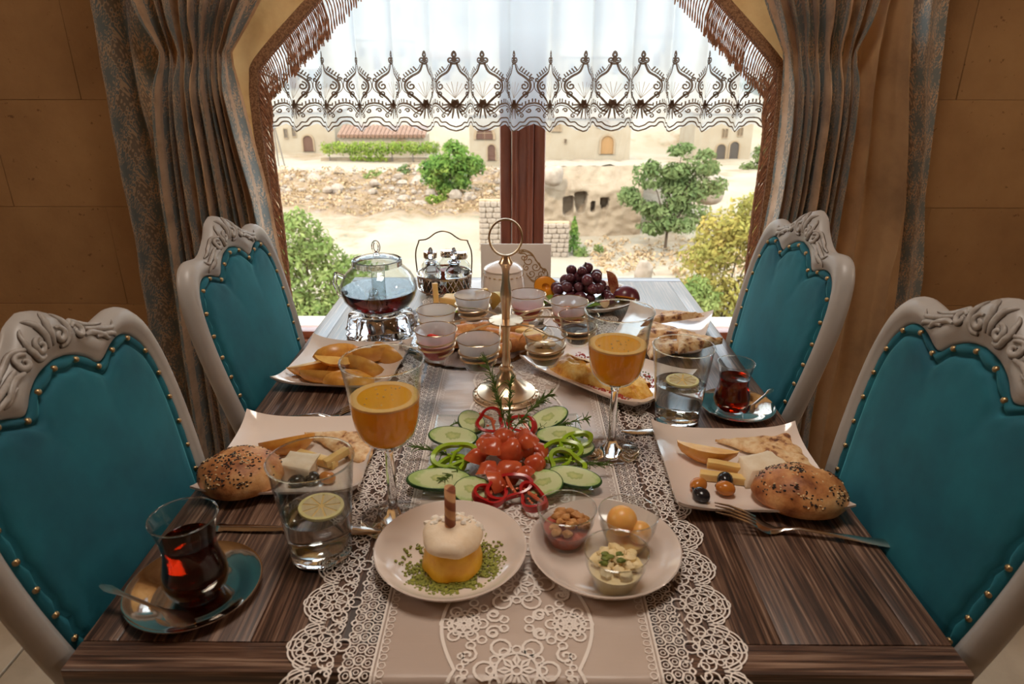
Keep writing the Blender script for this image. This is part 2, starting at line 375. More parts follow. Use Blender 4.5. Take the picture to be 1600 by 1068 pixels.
def smooth(t): t = max(0, min(1, t)); return t*t*(3-2*t)
def drape(name, xl, xr, nf, yb, amp, mat, parent, seed, wcloth, lean=.3, pinch=None, ztop=2.32, zbot=.015):
    """hanging folds: xl/xr are tables height -> edge x"""
    rnd = random.Random(seed); ws = [rnd.uniform(.6, 1.5) for _ in range(nf)]; tot = sum(ws); am = [rnd.uniform(.6, 1.15) for _ in range(nf)]
    edges = [0]
    for w in ws: edges.append(edges[-1]+w/tot)
    K = 14; cols = []
    for i in range(nf):
        for k in range(K): cols.append((i, k/K))
    cols.append((nf-1, 1.0))
    mb = MB(); mb.uv = []; rows = []; nr = 84
    wob = [rnd.uniform(0, 9) for _ in range(nf)]
    for j in range(nr):
        z = lerp(ztop, zbot, j/(nr-1)); A, B = interp(xl, z), interp(xr, z); row = []
        sq = 1.0
        if pinch: sq = 1-.55*math.exp(-((z-pinch)/.05)**2)
        for i, f in cols:
            s = lerp(edges[i], edges[i+1], f); ph = TAU*f
            w = (edges[i+1]-edges[i])*(B-A)
            drift = .25*w*nz((wob[i], z*2.2, 3)) + (.12*w*nz((wob[i]+5, z*9, 3)))*(1.5-sq)
            kink = 0
            if pinch: kink = (.012*nz((wob[i]+9, 0, 0))*math.exp(-((z-pinch)/.035)**2))
            x = A+(B-A)*s+lean*w*.5*math.sin(ph)+drift*math.sin(PI*f)+kink
            y = yb-am[i]*amp*sq*(.5-.5*math.cos(ph))+.004*nz((s*30, z*6, seed))
            row.append((x, y, z)); mb.uv.append((s*wcloth, z))
        rows.append(row)
    mb.grid(rows)
    o = obj(name, mb, MAT[mat], parent, angle=180)
    return o
cl = thing('curtain', 'tan and blue grey damask curtain gathered left of the window, beside left wall', 'curtain', (0, 0, 0))
drape('velvet_folds', [(0, -.93), (.3, -.92), (.64, -.90), (.94, -.885), (1.1, -.868), (1.26, -.842), (1.37, -.865), (1.6, -.93), (2.4, -.97)],
      [(0, -.60), (.3, -.61), (.64, -.62), (.94, -.64), (1.1, -.662), (1.26, -.685), (1.37, -.60), (1.6, -.5), (2.4, -.42)], 10, 1.77, .085, 'drape', cl, 5, 1.9, .55, 1.262)
drape('damask_border', [(0, -1.05), (.4, -1.04), (.64, -1.02), (.91, -1.01), (1.15, -1.005), (1.37, -.99), (2.4, -.97)],
      [(0, -.885), (.4, -.885), (.64, -.872), (.91, -.86), (1.15, -.866), (1.37, -.856), (2.4, -.84)], 2, 1.80, .10, 'damask', cl, 12, .5, .35)
cr = thing('curtain', 'tan and blue grey damask curtain gathered right of the window, with plain velvet fold', 'curtain', (0, 0, 0))
drape('velvet_folds', [(0, .60), (.4, .62), (.64, .635), (.94, .65), (1.1, .648), (1.26, .636), (1.37, .575), (1.6, .5), (2.4, .42)],
      [(0, .86), (.4, .85), (.69, .83), (.88, .825), (1.1, .82), (1.26, .812), (1.37, .83), (1.6, .85), (2.4, .9)], 9, 1.77, .085, 'drape', cr, 8, 1.75, .55, 1.262)
MAT['plain_velvet'] = cloth('mottled_tan_velvet', [(.25, srgb(146, 112, 78)), (.5, srgb(188, 150, 106)), (.75, srgb(204, 168, 124))], 5, .15)
drape('plain_fold', [(0, .84), (.64, .84), (.9, .835), (1.26, .81), (1.37, .82), (2.4, .84)], [(0, 1.07), (.64, 1.05), (.9, 1.02), (1.15, .97), (1.37, .935), (2.4, .92)], 2, 1.80, .08, 'plain_velvet', cr, 3, .5, .3)
drape('damask_border', [(0, 1.04), (.64, 1.03), (.9, 1.0), (1.15, .96), (1.37, .93), (2.4, .92)], [(0, 1.17), (.69, 1.13), (.91, 1.085), (1.15, 1.06), (1.37, 1.035), (2.4, 1.02)], 1, 1.83, .075, 'damask', cr, 4, .24, .2)

# lambrequin: tan panel with a shaped inner edge, braid and hanging fringe
lam = thing('lambrequin', 'tan suede lambrequin around the window with braid and bronze fringe', 'pelmet')
YL = 1.845
inner = [(-.665, .02), (-.662, .5), (-.655, .9), (-.655, 1.12), (-.648, 1.20), (-.625, 1.245), (-.46, 1.395), (-.30, 1.54), (-.12, 1.66), (0, 1.70)]
inner = inner+[(-x, z) for x, z in inner[-2::-1]]
il = [(p.x, p.z) for p in catmull([(x, 0, z) for x, z in inner], 120)]
def outpt(x, z): return (math.copysign(.98, x) if abs(x) > .02 else x*40, z) if z < 1.5 else (x*1.6 if abs(x)*1.6 < .98 else math.copysign(.98, x), 2.36)
mb = MB(); rows = []
for t in range(7):
    r = []
    for k, (x, z) in enumerate(il):
        sgn = -1 if k < 60 else 1
        q = abs(k-59.5)/59.5
        ox, oz = (sgn*.98, z) if z < 1.3 else (sgn*lerp(.0, .98, min(1, abs(x)/.62)), lerp(1.3, 2.36, smooth((z-1.3)/.3)))
        r.append((lerp(x, ox, t/6), YL+.006*nz((x*4, z*4, t)), lerp(z, oz, t/6)))
    rows.append(r)
mb.grid(rows); o = obj('panel', mb, MAT['suede'], lam, angle=180)
mb = MB(); rows = [[], [], [], []]
for k in range(len(il)):
    a_ = Vector(il[max(k-1, 0)]); b_ = Vector(il[min(k+1, len(il)-1)]); t = (b_-a_).normalized(); nn = Vector((-t.y, t.x))
    c_ = Vector(il[k])
    for q, (off, yy) in enumerate(((-.002, YL-.004), (.004, YL-.012), (.024, YL-.012), (.028, YL-.004))):
        pp = c_+nn*off; rows[q].append((pp.x, yy, pp.y))
obj('braid', mb.grid(rows), MAT['braid'], lam)
mb = MB(); rr = random.Random(3); ln = 0; dense = catmull([(x, 0, z) for x, z in inner], 900)
for p0, p1 in zip(dense, dense[1:]):
    ln += (p1-p0).length
    if ln < .0046: continue
    ln = 0
    x, z = p0.x, p0.z; d = (p1-p0).normalized(); side = 1 if x < 0 else -1
    L = rr.uniform(.075, .09)*(1.0 if abs(d.x) > .3 else 1.15)
    lean = .012*side if abs(d.x) > .3 else .020*side
    pts = []
    for k in range(7):
        f = k/6; pts.append((x+lean*math.sin(min(1, f*1.6)*PI/2)+rr.uniform(-.0008, .0008), YL-.012+.004*f+rr.uniform(-.002, .002), z-L*f))
    mb.tube(pts, [.0015, .0021, .0014, .0021, .0014, .0024, .0015], 4)
o = obj('fringe', mb, MAT['fringe'], lam); o['kind'] = 'stuff'

# sheer with an embroidered scalloped hem
SY = 1.885; SX0, SX1 = -.70, .70
def sheer_map(s, v):
    """s: cloth coordinate along the hem (0..1.9 m), v height"""
    f = s/1.9; x = lerp(SX0, SX1, f)+.010*math.sin(s*TAU/.127+.8+1.6*math.sin(s*3.1))
    y = SY+.013*math.cos(s*TAU/.127+.8+1.6*math.sin(s*3.1))*(1-.25*(v-1.08))+.004*math.sin(s*41)
    return x, y, v
HEM = 1.092; MP = 1.9/17
def hem_z(s):
    f = (s/MP) % 1.0; return HEM-.020*(math.sin(PI*f))**.8+.004*abs(math.sin(3*PI*f))
sh = thing('sheer_curtain', 'white sheer cafe curtain with brown embroidered scalloped hem in the window', 'curtain')
mb = MB(); rows = []
zs2 = [0, .02, .05, .1, .16, .22, .3, .45, .65, .85, 1.0]
for q in zs2:
    r = []
    for i in range(17*22+1):
        s = 1.9*i/(17*22); z0 = hem_z(s); r.append(sheer_map(s, lerp(z0, 2.18, q)))
    rows.append(r)
a = NT('sheer_voile'); d = a.n('BsdfDiffuse', {'Color': srgb(222, 228, 232)}); t = a.n('BsdfTranslucent', {'Color': srgb(224, 230, 234)})
m1 = a.n('MixShader', {0: .72}); a.t.links.new(d.outputs[0], m1.inputs[1]); a.t.links.new(t.outputs[0], m1.inputs[2])
tr = a.n('BsdfTransparent'); lw = a.n('LayerWeight', {'Blend': .35}); sp = a.n('SeparateXYZ'); a.set(sp, 0, a.coord('Object'))
ht = a.n('MapRange', {'From Min': 1.10, 'From Max': 1.32, 'To Min': .36, 'To Max': .88}); a.set(ht, 'Value', sp.outputs[2])
al = a.math('ADD', ht.outputs[0], a.math('MULTIPLY', lw.outputs['Facing'], .3), clamp=True)
m2 = a.n('MixShader'); a.set(m2, 0, al); a.t.links.new(tr.outputs[0], m2.inputs[1]); a.t.links.new(m1.outputs[0], m2.inputs[2]); a.surface(m2); MAT['sheer'] = a.m
obj('sheer_cloth', mb.grid(rows), MAT['sheer'], sh, angle=180)
MAT['embroidery'] = cloth_translucent('brown_embroidery', srgb(104, 80, 62), .95, .3); MAT['dotted'] = cloth_translucent('pale_embroidery', srgb(168, 146, 124), .8, .4)
def spiral0(cx, cy, r0, turns, a0, sgn=1, n=14):
    return [(cx+r0*(1-.85*k/(n-1))*math.cos(a0+sgn*turns*TAU*k/(n-1)), cy+r0*(1-.85*k/(n-1))*math.sin(a0+sgn*turns*TAU*k/(n-1))) for k in range(n)]
def motif(mb, s0, thin):
    """urn and palmette; u in -.5..5 across one repeat, w 0..1 up"""
    W, H = MP, .188
    def fn(u, w): 
        x, y, z = sheer_map(min(max(s0+u*W, .001), 1.899), HEM-.012+w*H); return (x, y-.0016, z)
    def st(pts, w, **k): 
        n = max(6, len(pts)*3); cp = [(p.x, p.y) for p in catmull([(q[0], q[1], 0) for q in pts], n)]
        # ribbons are laid out in metres, then mapped
        mb.ribbon([(p[0]*W, p[1]*H) for p in cp], w*1.2, fn=lambda X, Y: fn(X/W, Y/H), **k)
    def spiral(cx, cy, *q): return [(x, cy+(y-cy)*W/H) for x, y in spiral0(cx, cy, *q)]
    for m in (-1, 1):
        for a_ in (9, 27, 45, 63, 82):                                     # palmette fan, pointing down
            an = -PI/2+m*math.radians(a_); L = .215-.0008*a_
            st([(m*.015+math.cos(an)*L*.2*H/W, .335+math.sin(an)*L*.2), (math.cos(an)*L*.55*H/W+.015*m, .335+math.sin(an)*L*.55-.006), (math.cos(an)*L*H/W+m*.015, .335+math.sin(an)*L)], .0040, taper=True)
        st([(0, .36), (m*.05, .33), (m*.09, .30)], .006, taper=True)
        st([(m*.07, .30), (m*.22, .40), (m*.40, .50), (m*.42, .60), (m*.30, .68), (m*.14, .74), (m*.07, .82), (m*.05, .87)], .0046)     # urn outline
        st([(m*.12, .345), (m*.28, .42), (m*.47, .51), (m*.48, .62), (m*.35, .705), (m*.18, .765), (m*.10, .84)], .0016)
        st(spiral(m*.30, .56, .095, 1.3, PI/2, -m), .0034)
        st(spiral(m*.31, .455, .075, 1.2, -PI/2, m), .0030)
        st(spiral(m*.44, .645, .05, 1.1, 0, m), .0030)
        for k in range(5): st([(m*(.40-.055*k), .67+.022*k), (m*(.45-.05*k), .715+.024*k)], .0028)
        st([(m*.08, .22), (m*.22, .25), (m*.36, .32), (m*.5, .34)], .0040); st([(m*.5, .31), (m*.36, .285), (m*.24, .21), (m*.14, .19)], .0022)
        for k in range(4): st([(m*(.26+.07*k), .30+.018*k), (m*(.26+.07*k), .345+.018*k)], .0028)
        st(spiral(m*.40, .24, .055, 1.1, PI, m), .0030); st(spiral(m*.24, .17, .05, 1.1, PI/2, -m), .0026)
        st([(0, .02), (m*.12, .045), (m*.2, .085), (m*.3, .085), (m*.38, .14), (m*.5, .15)], .0030)
        st([(0, -.035), (m*.14, -.01), (m*.24, .03), (m*.34, .035), (m*.42, .085), (m*.5, .095)], .0032)
        st(spiral(m*.065, .895, .06, 1.2, -PI/2, m), .0034)
        for a_ in (10, 26, 44): 
            an = PI/2+m*math.radians(a_); thinpts = [(0, .40), (math.cos(an)*.22*H/W, .40+math.sin(an)*.22)]
            thin.ribbon([(p[0]*W, p[1]*H) for p in thinpts],   .0014, fn=lambda X, Y: fn(X/W, Y/H))
    st([(0, .38), (-.02, .34), (0, .30), (.02, .34), (0, .38)], .012); st([(0, .86), (0, .93)], .007); st([(0, .93), (-.035, .955), (0, 1.0), (.035, .955), (0, .93)], .0045); st([(-.07, .845), (.07, .845)], .004)
for k in range(17):
    mb, th = MB(), MB(); motif(mb, (k+.5)*MP, th)
    e = obj('embroidered_motif', mb, MAT['embroidery'], sh, smooth=False)
    obj('thread_rays', th, MAT['dotted'], e, smooth=False)

# ------------------------------------------------------------------ outside: a sunlit hillside village across the valley
MAT['tuff'] = speckled('pale_tuff_wall', [(.3, srgb(140, 122, 98)), (.7, srgb(150, 135, 113))], .6, .9, 6)
MAT['tuff2'] = speckled('weathered_tuff', [(.3, srgb(128, 107, 84)), (.7, srgb(147, 127, 103))], 1.2, .95, 6, bump=.5, bscale=3, bdist=.1)
MAT['dark_door'] = plain('brown_door', srgb(80, 49, 32), .7); MAT['ochre_door'] = plain('ochre_door', srgb(138, 100, 56), .7)
MAT['dark_window'] = plain('dark_window', srgb(64, 56, 50), .4); MAT['arch_stone'] = plain('arch_stone', srgb(138, 115, 88), .9)
MAT['roof_tile'] = speckled('clay_roof_tile', [(.3, srgb(112, 77, 58)), (.7, srgb(136, 104, 81))], 4, .9)
MAT['pole'] = plain('weathered_pole', srgb(100, 89, 80), .9); MAT['bark'] = plain('bark', srgb(73, 56, 40), .95)
MAT['rock'] = speckled('pale_rock', [(.3, srgb(124, 105, 88)), (.7, srgb(155, 138, 119))], 2, .95, bump=.4, bscale=5, bdist=.05)
MAT['dry'] = speckled('dry_grass', [(.3, srgb(134, 108, 74)), (.7, srgb(178, 146, 108))], 2, .95)
def leafmat(name, c0, c1, c2):
    a = NT(name); f = a.noise(a.coord('Object'), 1.1, 4, .7); col = a.ramp(f, [(.3, c0), (.5, c1), (.7, c2)])
    d = a.n('BsdfDiffuse'); a.set(d, 0, col); t = a.n('BsdfTranslucent'); a.set(t, 0, col); m = a.n('MixShader', {0: .35})
    a.t.links.new(d.outputs[0], m.inputs[1]); a.t.links.new(t.outputs[0], m.inputs[2]); a.surface(m); return a.m
LF = dict(green=leafmat('green_leaves', srgb(68, 98, 45), srgb(102, 128, 58), srgb(151, 160, 80)), dark=leafmat('dark_leaves', srgb(80, 98, 58), srgb(107, 119, 73), srgb(133, 139, 91)),
          yellow=leafmat('yellowing_leaves', srgb(112, 114, 58), srgb(149, 137, 70), srgb(179, 147, 80)), olive=leafmat('olive_leaves', srgb(86, 105, 54), srgb(119, 132, 72), srgb(158, 160, 98)),
          vine=leafmat('vine_leaves', srgb(84, 107, 42), srgb(123, 139, 58), srgb(165, 167, 75)))
PROF = [(2.3, -4.5), (6, -6.0), (12, -7.4), (22, -8.6), (30, -9.0), (40, -10.2), (46, -11.2), (52, -10.6), (57, -10.6), (62, -10.1), (70, -9.5), (76, -9.8), (86, -10.0), (93, -9.9), (98, -7), (106, -3.4), (118, -.4), (127, 2.2), (150, 9.5), (190, 26), (240, 44)]
def ground(x, y):
    z = interp(PROF, y); k = smooth((y-50)/8)*(1-smooth((y-72)/3))
    left = smooth((2-x)/4)
    z += k*left*(1.1*nz((x*.22, y*.22, 1))+.8*abs(nz((x*.7, y*.5, 4)))) + .35*nz((x*.12, y*.12, 7))+(.9*nz((x*.1, y*.1, 2)) if y > 100 else 0)
    return z
mb = MB(); rows = []; ys = [2.3+ (i/110)**1.6*238 for i in range(111)]
for y in ys: rows.append([((i/100*2-1)*(6+y*.78), y, ground((i/100*2-1)*(6+y*.78), y)) for i in range(101)])
a = NT('hillside_ground'); v = a.coord(); sx = a.n('SeparateXYZ'); a.set(sx, 0, v)
cream = a.ramp(a.noise(v, .25, 6), [(.3, srgb(139, 121, 96)), (.7, srgb(151, 135, 113))])
dry = a.ramp(a.noise(v, .9, 8, .7), [(.34, srgb(66, 68, 35)), (.42, srgb(113, 84, 46)), (.52, srgb(133, 106, 77)), (.62, srgb(108, 87, 69)), (.74, srgb(153, 135, 115))])
my = a.ramp(a.math('DIVIDE', sx.outputs[1], 100.0), [(.54, (0, 0, 0, 1)), (.565, (1, 1, 1, 1)), (.715, (1, 1, 1, 1)), (.735, (0, 0, 0, 1))])
mx_ = a.ramp(a.math('MULTIPLY_ADD', sx.outputs[0], .01, .5), [(.49, (1, 1, 1, 1)), (.53, (0, 0, 0, 1))])
pat = a.ramp(a.noise(v, .12, 5, .65), [(.54, (0, 0, 0, 1)), (.62, (.7, .7, .7, 1))])
msk = a.mix(1.0, a.mix(1.0, my, mx_, 'MULTIPLY'), pat, 'LIGHTEN')
a.p(Base_Color=a.mix(msk, cream, dry), Roughness=.95); a.bump(a.noise(v, 1.5, 8, .7), .6, .25); MAT['hill'] = a.m
struct('hillside_terrain', mb.grid(rows), MAT['hill'], angle=60)

def arch_poly(w, h, n=9):
    r = w/2; return [(-r, 0), (r, 0)]+[(r*math.cos(PI*k/(n-1)), h-r+r*math.sin(PI*k/(n-1))) for k in range(n)]
def opening(parent, kind, u, z, w, h, yf, door, ring=True):
    """a framed opening on the front (-y) face: the ring stands proud, the leaf sits back inside it"""
    poly = arch_poly(w, h) if kind != 'square_window' else [(-w/2, 0), (w/2, 0), (w/2, h), (-w/2, h)]
    big = arch_poly(w*1.28, h+.14*w) if kind != 'square_window' else [(-w*.62, -.1*h), (w*.62, -.1*h), (w*.62, h*1.1), (-w*.62, h*1.1)]
    mb = MB(); n = len(poly)
    rows = [[(u+p[0], yf+.02, z+p[1]) for p in poly], [(u+p[0], yf-.16, z+p[1]) for p in poly], [(u+p[0], yf-.16, z+p[1]) for p in big], [(u+p[0], yf+.02, z+p[1]) for p in big]]
    mb.grid(rows, cu=True)
    nm = {'arched_door': 'door', 'square_window': 'window', 'arched_window': 'window'}[kind]
    fr = obj(nm+'_surround', mb, MAT['arch_stone'], parent, smooth=False)
    lf = MB(); vs = [(u+p[0], yf-.02, z+p[1]) for p in poly]+[(u+p[0], yf+.05, z+p[1]) for p in poly]
    lf.add(vs, [tuple(range(n)), tuple(range(n, 2*n))[::-1]]+[(i, (i+1) % n, n+(i+1) % n, n+i) for i in range(n)])
    obj(nm, lf, MAT[door], fr, smooth=False)
    if kind != 'arched_door':
        b = MB().box((u, yf-.05, z+h*.45), (.05, .05, h*.9)).box((u, yf-.05, z+h*.5), (w, .05, .05)); obj('muntin', b, MAT['arch_stone'], fr, smooth=False)
def house(name, label, x0, x1, y, z0, z1, depth, ops, roof='flat', mat='tuff'):
    t = thing(name, label, 'house', ((x0+x1)/2, y, z0)); cx = (x0+x1)/2; w = x1-x0; h = z1-z0
    mb = MB().box((0, depth/2, h/2-1.5), (w, depth, h+3)); obj('walls', mb, MAT[mat], t, bevel=.06, segs=1)
    if roof == 'flat': obj('roof_slab', MB().box((0, depth/2, h+.1), (w+.5, depth+.5, .22)), MAT['tuff2'], t, bevel=.04, segs=1)
    elif roof == 'tile':
        mb = MB(); n = int(w/.5)
        for i in range(n): mb.tube([(-w/2-.2+(i+.5)*(w+.4)/n, -.5, h+.1), (-w/2-.2+(i+.5)*(w+.4)/n, depth*.6, h+1.0)], .26, 6)
        obj('roof', mb, MAT['roof_tile'], t)
    elif roof == 'dome': obj('roof_vault', MB().lathe([(w*.5, h-.05), (w*.46, h+.35), (w*.3, h+.8), (.01, h+1.0)], 16, (0, depth/2, 0), 1, depth/w), MAT['tuff2'], t)
    for (k, u, z, ww, hh, d) in ops: opening(t, k, u-cx, z-z0, ww, hh, 0, d)
    return t
house('stone_house', 'cream stone house with arched brown door at the far left behind the window', -35, -23.6, 92, -10.4, -4.9, 8, [('arched_door', -27.2, -9.7, 1.3, 2.0, 'dark_door'), ('square_window', -29.98, -8.0, .42, 1.1, 'dark_window'), ('square_window', -28.9, -7.8, .42, 1.1, 'dark_window'), ('arched_door', -32.9, -12.2, 1.0, 1.9, 'dark_door')])
house('stone_house', 'cream stone house with arched window above arched brown door beside the mullion', -5.4, -1.0, 80, -9.9, -4.4, 7, [('arched_door', -2.88, -9.25, .85, 1.75, 'dark_door'), ('arched_window', -3.65, -6.95, 1.9, 1.35, 'dark_door')])
house('stone_house', 'cream stone house with ochre arched door right of the mullion', 2.0, 12.2, 76, -8.6, -4.4, 7, [('arched_door', 9.7, -8.05, 1.35, 1.9, 'ochre_door'), ('arched_window', 4.2, -5.75, .9, .9, 'arch_stone'), ('square_window', 5.2, -6.9, .22, .4, 'dark_window'), ('arched_window', 9.2, -5.3, 1.2, .8, 'arch_stone')])
h4 = house('stone_house', 'cream stone building with two tall arches behind the right hand trees', 21.5, 28.5, 86, -11.2, -4.6, 8, [('arched_door', 24.85, -11.1, 1.1, 3.0, 'dark_window'), ('arched_door', 26.45, -11.1, 1.1, 3.3, 'dark_window'), ('square_window', 24.9, -7.3, .2, .95, 'dark_window'), ('square_window', 25.3, -7.3, .2, .95, 'dark_window'), ('square_window', 26.7, -7.1, .2, .9, 'dark_window'), ('square_window', 27.1, -7.1, .2, .9, 'dark_window')])
house('low_house', 'low cream house under clay tiles behind the vine pergola', -22.3, -11.6, 89, -8.6, -7.55, 5, [('arched_window', -14.6, -8.5, 1.0, .8, 'arch_stone')], 'tile')
UP = [('far cream house at the top left behind the sheer curtain', -36, -29, 108, 2.5, 'flat', 3), ('far square house behind the sheer with two rows of windows', -26, -17, 118, 4.2, 'flat', 4), ('far house with clay tile roof behind the sheer left of the mullion', -14, -6, 112, 3.0, 'tile', 3),
      ('far domed house behind the sheer beside the mullion', -3, 4, 122, 3.5, 'dome', 2), ('far flat house behind the sheer right of the mullion', 7, 16, 110, 4.0, 'flat', 4), ('far tile roofed house behind the sheer toward the right', 19, 28, 120, 4.5, 'tile', 3), ('far cream house at the top right behind the sheer', 31, 40, 112, 4.0, 'flat', 3),
      ('topmost far house behind the sheer on the left', -24, -12, 142, 5.0, 'flat', 4), ('topmost far house behind the sheer on the right', 14, 25, 146, 5.0, 'flat', 4)]
for lab, x0, x1, y, h, roof, nw in UP:
    g = ground((x0+x1)/2, y)+.3
    ops = [('arched_window', x0+(i+.6)*(x1-x0)/(nw+.2), g+h*.45, .8, 1.3, 'dark_window') for i in range(nw)]+[('arched_door', x0+(x1-x0)*.4, g, 1.1, 1.9, 'dark_door')]
    house('far_house', lab, x0, x1, y, g, g+h, 7, ops, roof)

# cliff with cave openings cut into it
def cliff_y(x, z):
    d = .35*nz((x*.6, 0, z*.6))+.15*nz((x*2, 3, z*2))+ max(0, z+7.4)*.9
    for cx, cz, rw, rh, tap in ((3.78, -8.55, .40, .72, -.1), (4.70, -8.35, .42, .80, -.35), (6.45, -8.42, .30, .48, -.25), (5.62, -8.62, .16, .40, 0)):
        w = rw*(1+tap*((cz-z)/rh)); 
        e = max(abs(x-cx)/w, abs(z-cz)/rh); rr = ((x-cx)/w)**4+((z-cz)/rh)**4
        if rr < 1: d += 1.3 if rr < .7 else 1.3*(1-rr)/.3
    return 50.2+d
mb = MB(); rows = []
for j in range(70):
    z = lerp(-11.2, -5.9, j/69); rows.append([(x, cliff_y(x, z), z-.12*abs(nz((x, 2, z)))) for x in (lerp(2.0, 9.2, i/95) for i in range(96))])
ct = struct('cliff_terrain', mb.grid(rows), MAT['tuff2'], angle=50)
mb = MB(); rows = []
for j in range(8):                                                             # terrace top running back from the cliff
    rows.append([(lerp(1.6, 13, i/30), lerp(51.8, 75.9, j/7), lerp(-5.95, -8.7, j/7)*1+.25*nz((i*.4, j*.5, 1))) for i in range(31)])
struct('terrace_terrain', mb.grid(rows), MAT['tuff2'])

# masonry walls, each stone a piece
def masonry(label, x0, x1, y, z0, z1, cs, seed):
    rnd = random.Random(seed); t = thing('stone_wall', label, 'wall', ((x0+x1)/2, y, z0)); w = x1-x0; h = z1-z0
    obj('wall_core', MB().box((0, .3, h/2), (w, .5, h)), MAT['dry'], t)
    mes = [link_mesh('stone', MB().box((0, 0, 0), (1, 1, 1)), MAT['rock'], bevel=.12, segs=1) for _ in range(1)]
    z = 0; k = 0
    while z < h-.05:
        ch = cs*rnd.uniform(.8, 1.15); x = -w/2
        while x < w/2-.05:
            cw = min(cs*rnd.uniform(1.0, 2.0), w/2-x)
            o = obj('stone', mes[0], None, t, (x+cw/2, rnd.uniform(-.03, .03), z+ch/2)); o.scale = (cw*.93, .3, ch*.92); x += cw
        z += ch
masonry('pale masonry wall right of the mullion below the caves', 1.75, 3.5, 45, -12.6, -8.7, .33, 1)
masonry('pale masonry wall left of the mullion below the rocky slope', -2.6, -.8, 47, -11.8, -7.6, .36, 2)

def leaves(mb, c, r, n, size, rnd, flat=.0):
    for _ in range(n):
        u = Vector((rnd.gauss(0, 1), rnd.gauss(0, 1), rnd.gauss(0, 1))); u.normalize()
        p = Vector(c)+Vector((u.x*r[0], u.y*r[1], u.z*r[2]))*(rnd.uniform(.55, 1.08))
        s = size*rnd.uniform(.6, 1.3); nrm = (u+Vector((rnd.gauss(0, .5), rnd.gauss(0, .5), rnd.gauss(.3, .5)))).normalized()
        t = nrm.orthogonal().normalized(); q = Matrix.Rotation(rnd.uniform(0, TAU), 3, nrm) @ t; b = nrm.cross(q)
        mb.add([p-q*s, p+b*s*.45+nrm*s*.1, p+q*s, p-b*s*.45+nrm*s*.1], [(0, 1, 2, 3)])
def tree(name, label, cat, x, y, z0, blobs, leaf, n, size, seed, group=None, trunk=True):
    """blobs: (dx, dz, rx, rz) clumps of the crown around the foot"""
    rnd = random.Random(seed); t = thing(name, label, cat, (x, y, z0), 0, group); mb = MB(); tot = sum(b[2]*b[3] for b in blobs)
    for dx, dz, rx, rz in blobs:
        sub = 5; nn = int(n*b_(rx, rz)/tot)
        dy = rnd.uniform(-.3, .3)*rx
        for k in range(sub):
            a_ = rnd.uniform(0, TAU); cc = (dx+rx*.5*math.cos(a_), dy+rx*.4*math.sin(a_), dz+rz*rnd.uniform(-.45, .45)); leaves(mb, cc, (rx*.62, rx*.6, rz*.55), nn//sub, size, rnd)
    obj('crown', mb, LF[leaf], t, smooth=False)
    if trunk:
        tb = MB(); H = min(b[1] for b in blobs); tb.tube([(0, 0, -.8), (.05*H, 0, H*.5), (0, 0, H)], [.05*H+.08, .04*H+.06, .03*H+.04], 7)
        for dx, dz, rx, rz in blobs: tb.tube([(0, 0, H*.6), (dx*.5, 0, lerp(H*.6, dz, .6)), (dx, 0, dz)], [.03*H+.04, .03*H+.02, .015], 5)
        obj('trunk', tb, MAT['bark'], t)
    return t
def b_(a, c): return a*c
tree('leafy_tree', 'round bright green tree on the slope left of the mullion', 'tree', -5.9, 62, -11.2, [(0, 4.6, 1.9, 1.5), (-1.4, 3.2, 1.5, 1.4), (1.5, 3.6, 1.5, 1.4), (.3, 2.2, 1.5, 1.3), (.4, 5.4, 1.1, .8), (.6, .9, .9, .9)], 'green', 6500, .20, 1)
tree('spreading_tree', 'spreading olive green tree with open crown right of the caves', 'tree', 10.0, 45, -9.6, [(-.2, 3.2, 2.0, 1.1), (.9, 4.6, 1.5, .9), (-1.6, 4.5, .9, .7), (2.4, 4.3, 1.0, .7), (.6, 5.7, .9, .6), (2.2, 5.3, .6, .4), (-2.2, 2.7, 1.1, .9), (-.8, 1.6, 1.4, .8), (1.2, 2.0, 1.4, .9), (.6, .9, 1.6, .8), (-1.2, .6, 1.0, .6), (2.4, 3.2, 1.2, .9)], 'dark', 7000, .19, 2)
tree('yellowing_tree', 'large yellowing tree at lower right outside the window', 'tree', 8.8, 28, -10.4, [(.0, 5.3, 1.3, 1.0), (-.7, 4.1, 1.6, 1.1), (1.2, 4.6, 1.4, 1.3), (.3, 2.6, 2.0, 1.3), (1.9, 2.9, 1.2, 1.4), (-.9, 1.0, 1.5, .9), (1.4, .8, 1.5, 1.0), (.9, 6.2, 1.0, .8), (1.7, 5.9, .9, .9), (-1.3, 2.4, 1.2, .9), (2.2, 4.2, 1.1, 1.2), (-1.6, .4, 1.1, .7)], 'yellow', 12000, .13, 3)
tree('leafy_tree', 'olive green leafy tree at lower left outside the window', 'tree', -8.0, 25, -8.9, [(0, 3.7, 1.3, 1.1), (-1.1, 3.2, 1.4, 1.6), (1.1, 2.7, 1.4, 1.0), (-.1, 1.6, 2.0, 1.4), (1.6, 1.3, 1.3, 1.0), (.1, 4.6, .8, .6), (-1.5, 1.2, 1.2, 1.2), (1.9, .3, 1.2, .8), (-.9, 4.6, .7, .6)], 'olive', 11000, .12, 4)
tree('leafy_tree', 'dark green tree at the right edge of the window view', 'tree', 27.9, 78, -12.0, [(0, 3.4, 2.2, 2.0), (.6, 5.2, 1.6, 1.4), (-1.2, 1.8, 1.6, 1.4)], 'dark', 3000, .28, 5)
tree('shrub', 'round grey green shrub on the rocky slope nearest the bright tree', 'shrub', -11.4, 70, -9.9, [(0, .7, 1.0, .8)], 'dark', 900, .17, 6, None, False)
tree('shrub', 'low olive shrub on the rocky slope left of the round shrub', 'shrub', -14.6, 70, -10.0, [(0, .5, 1.3, .6), (.8, .4, .8, .5)], 'olive', 900, .17, 7, None, False)
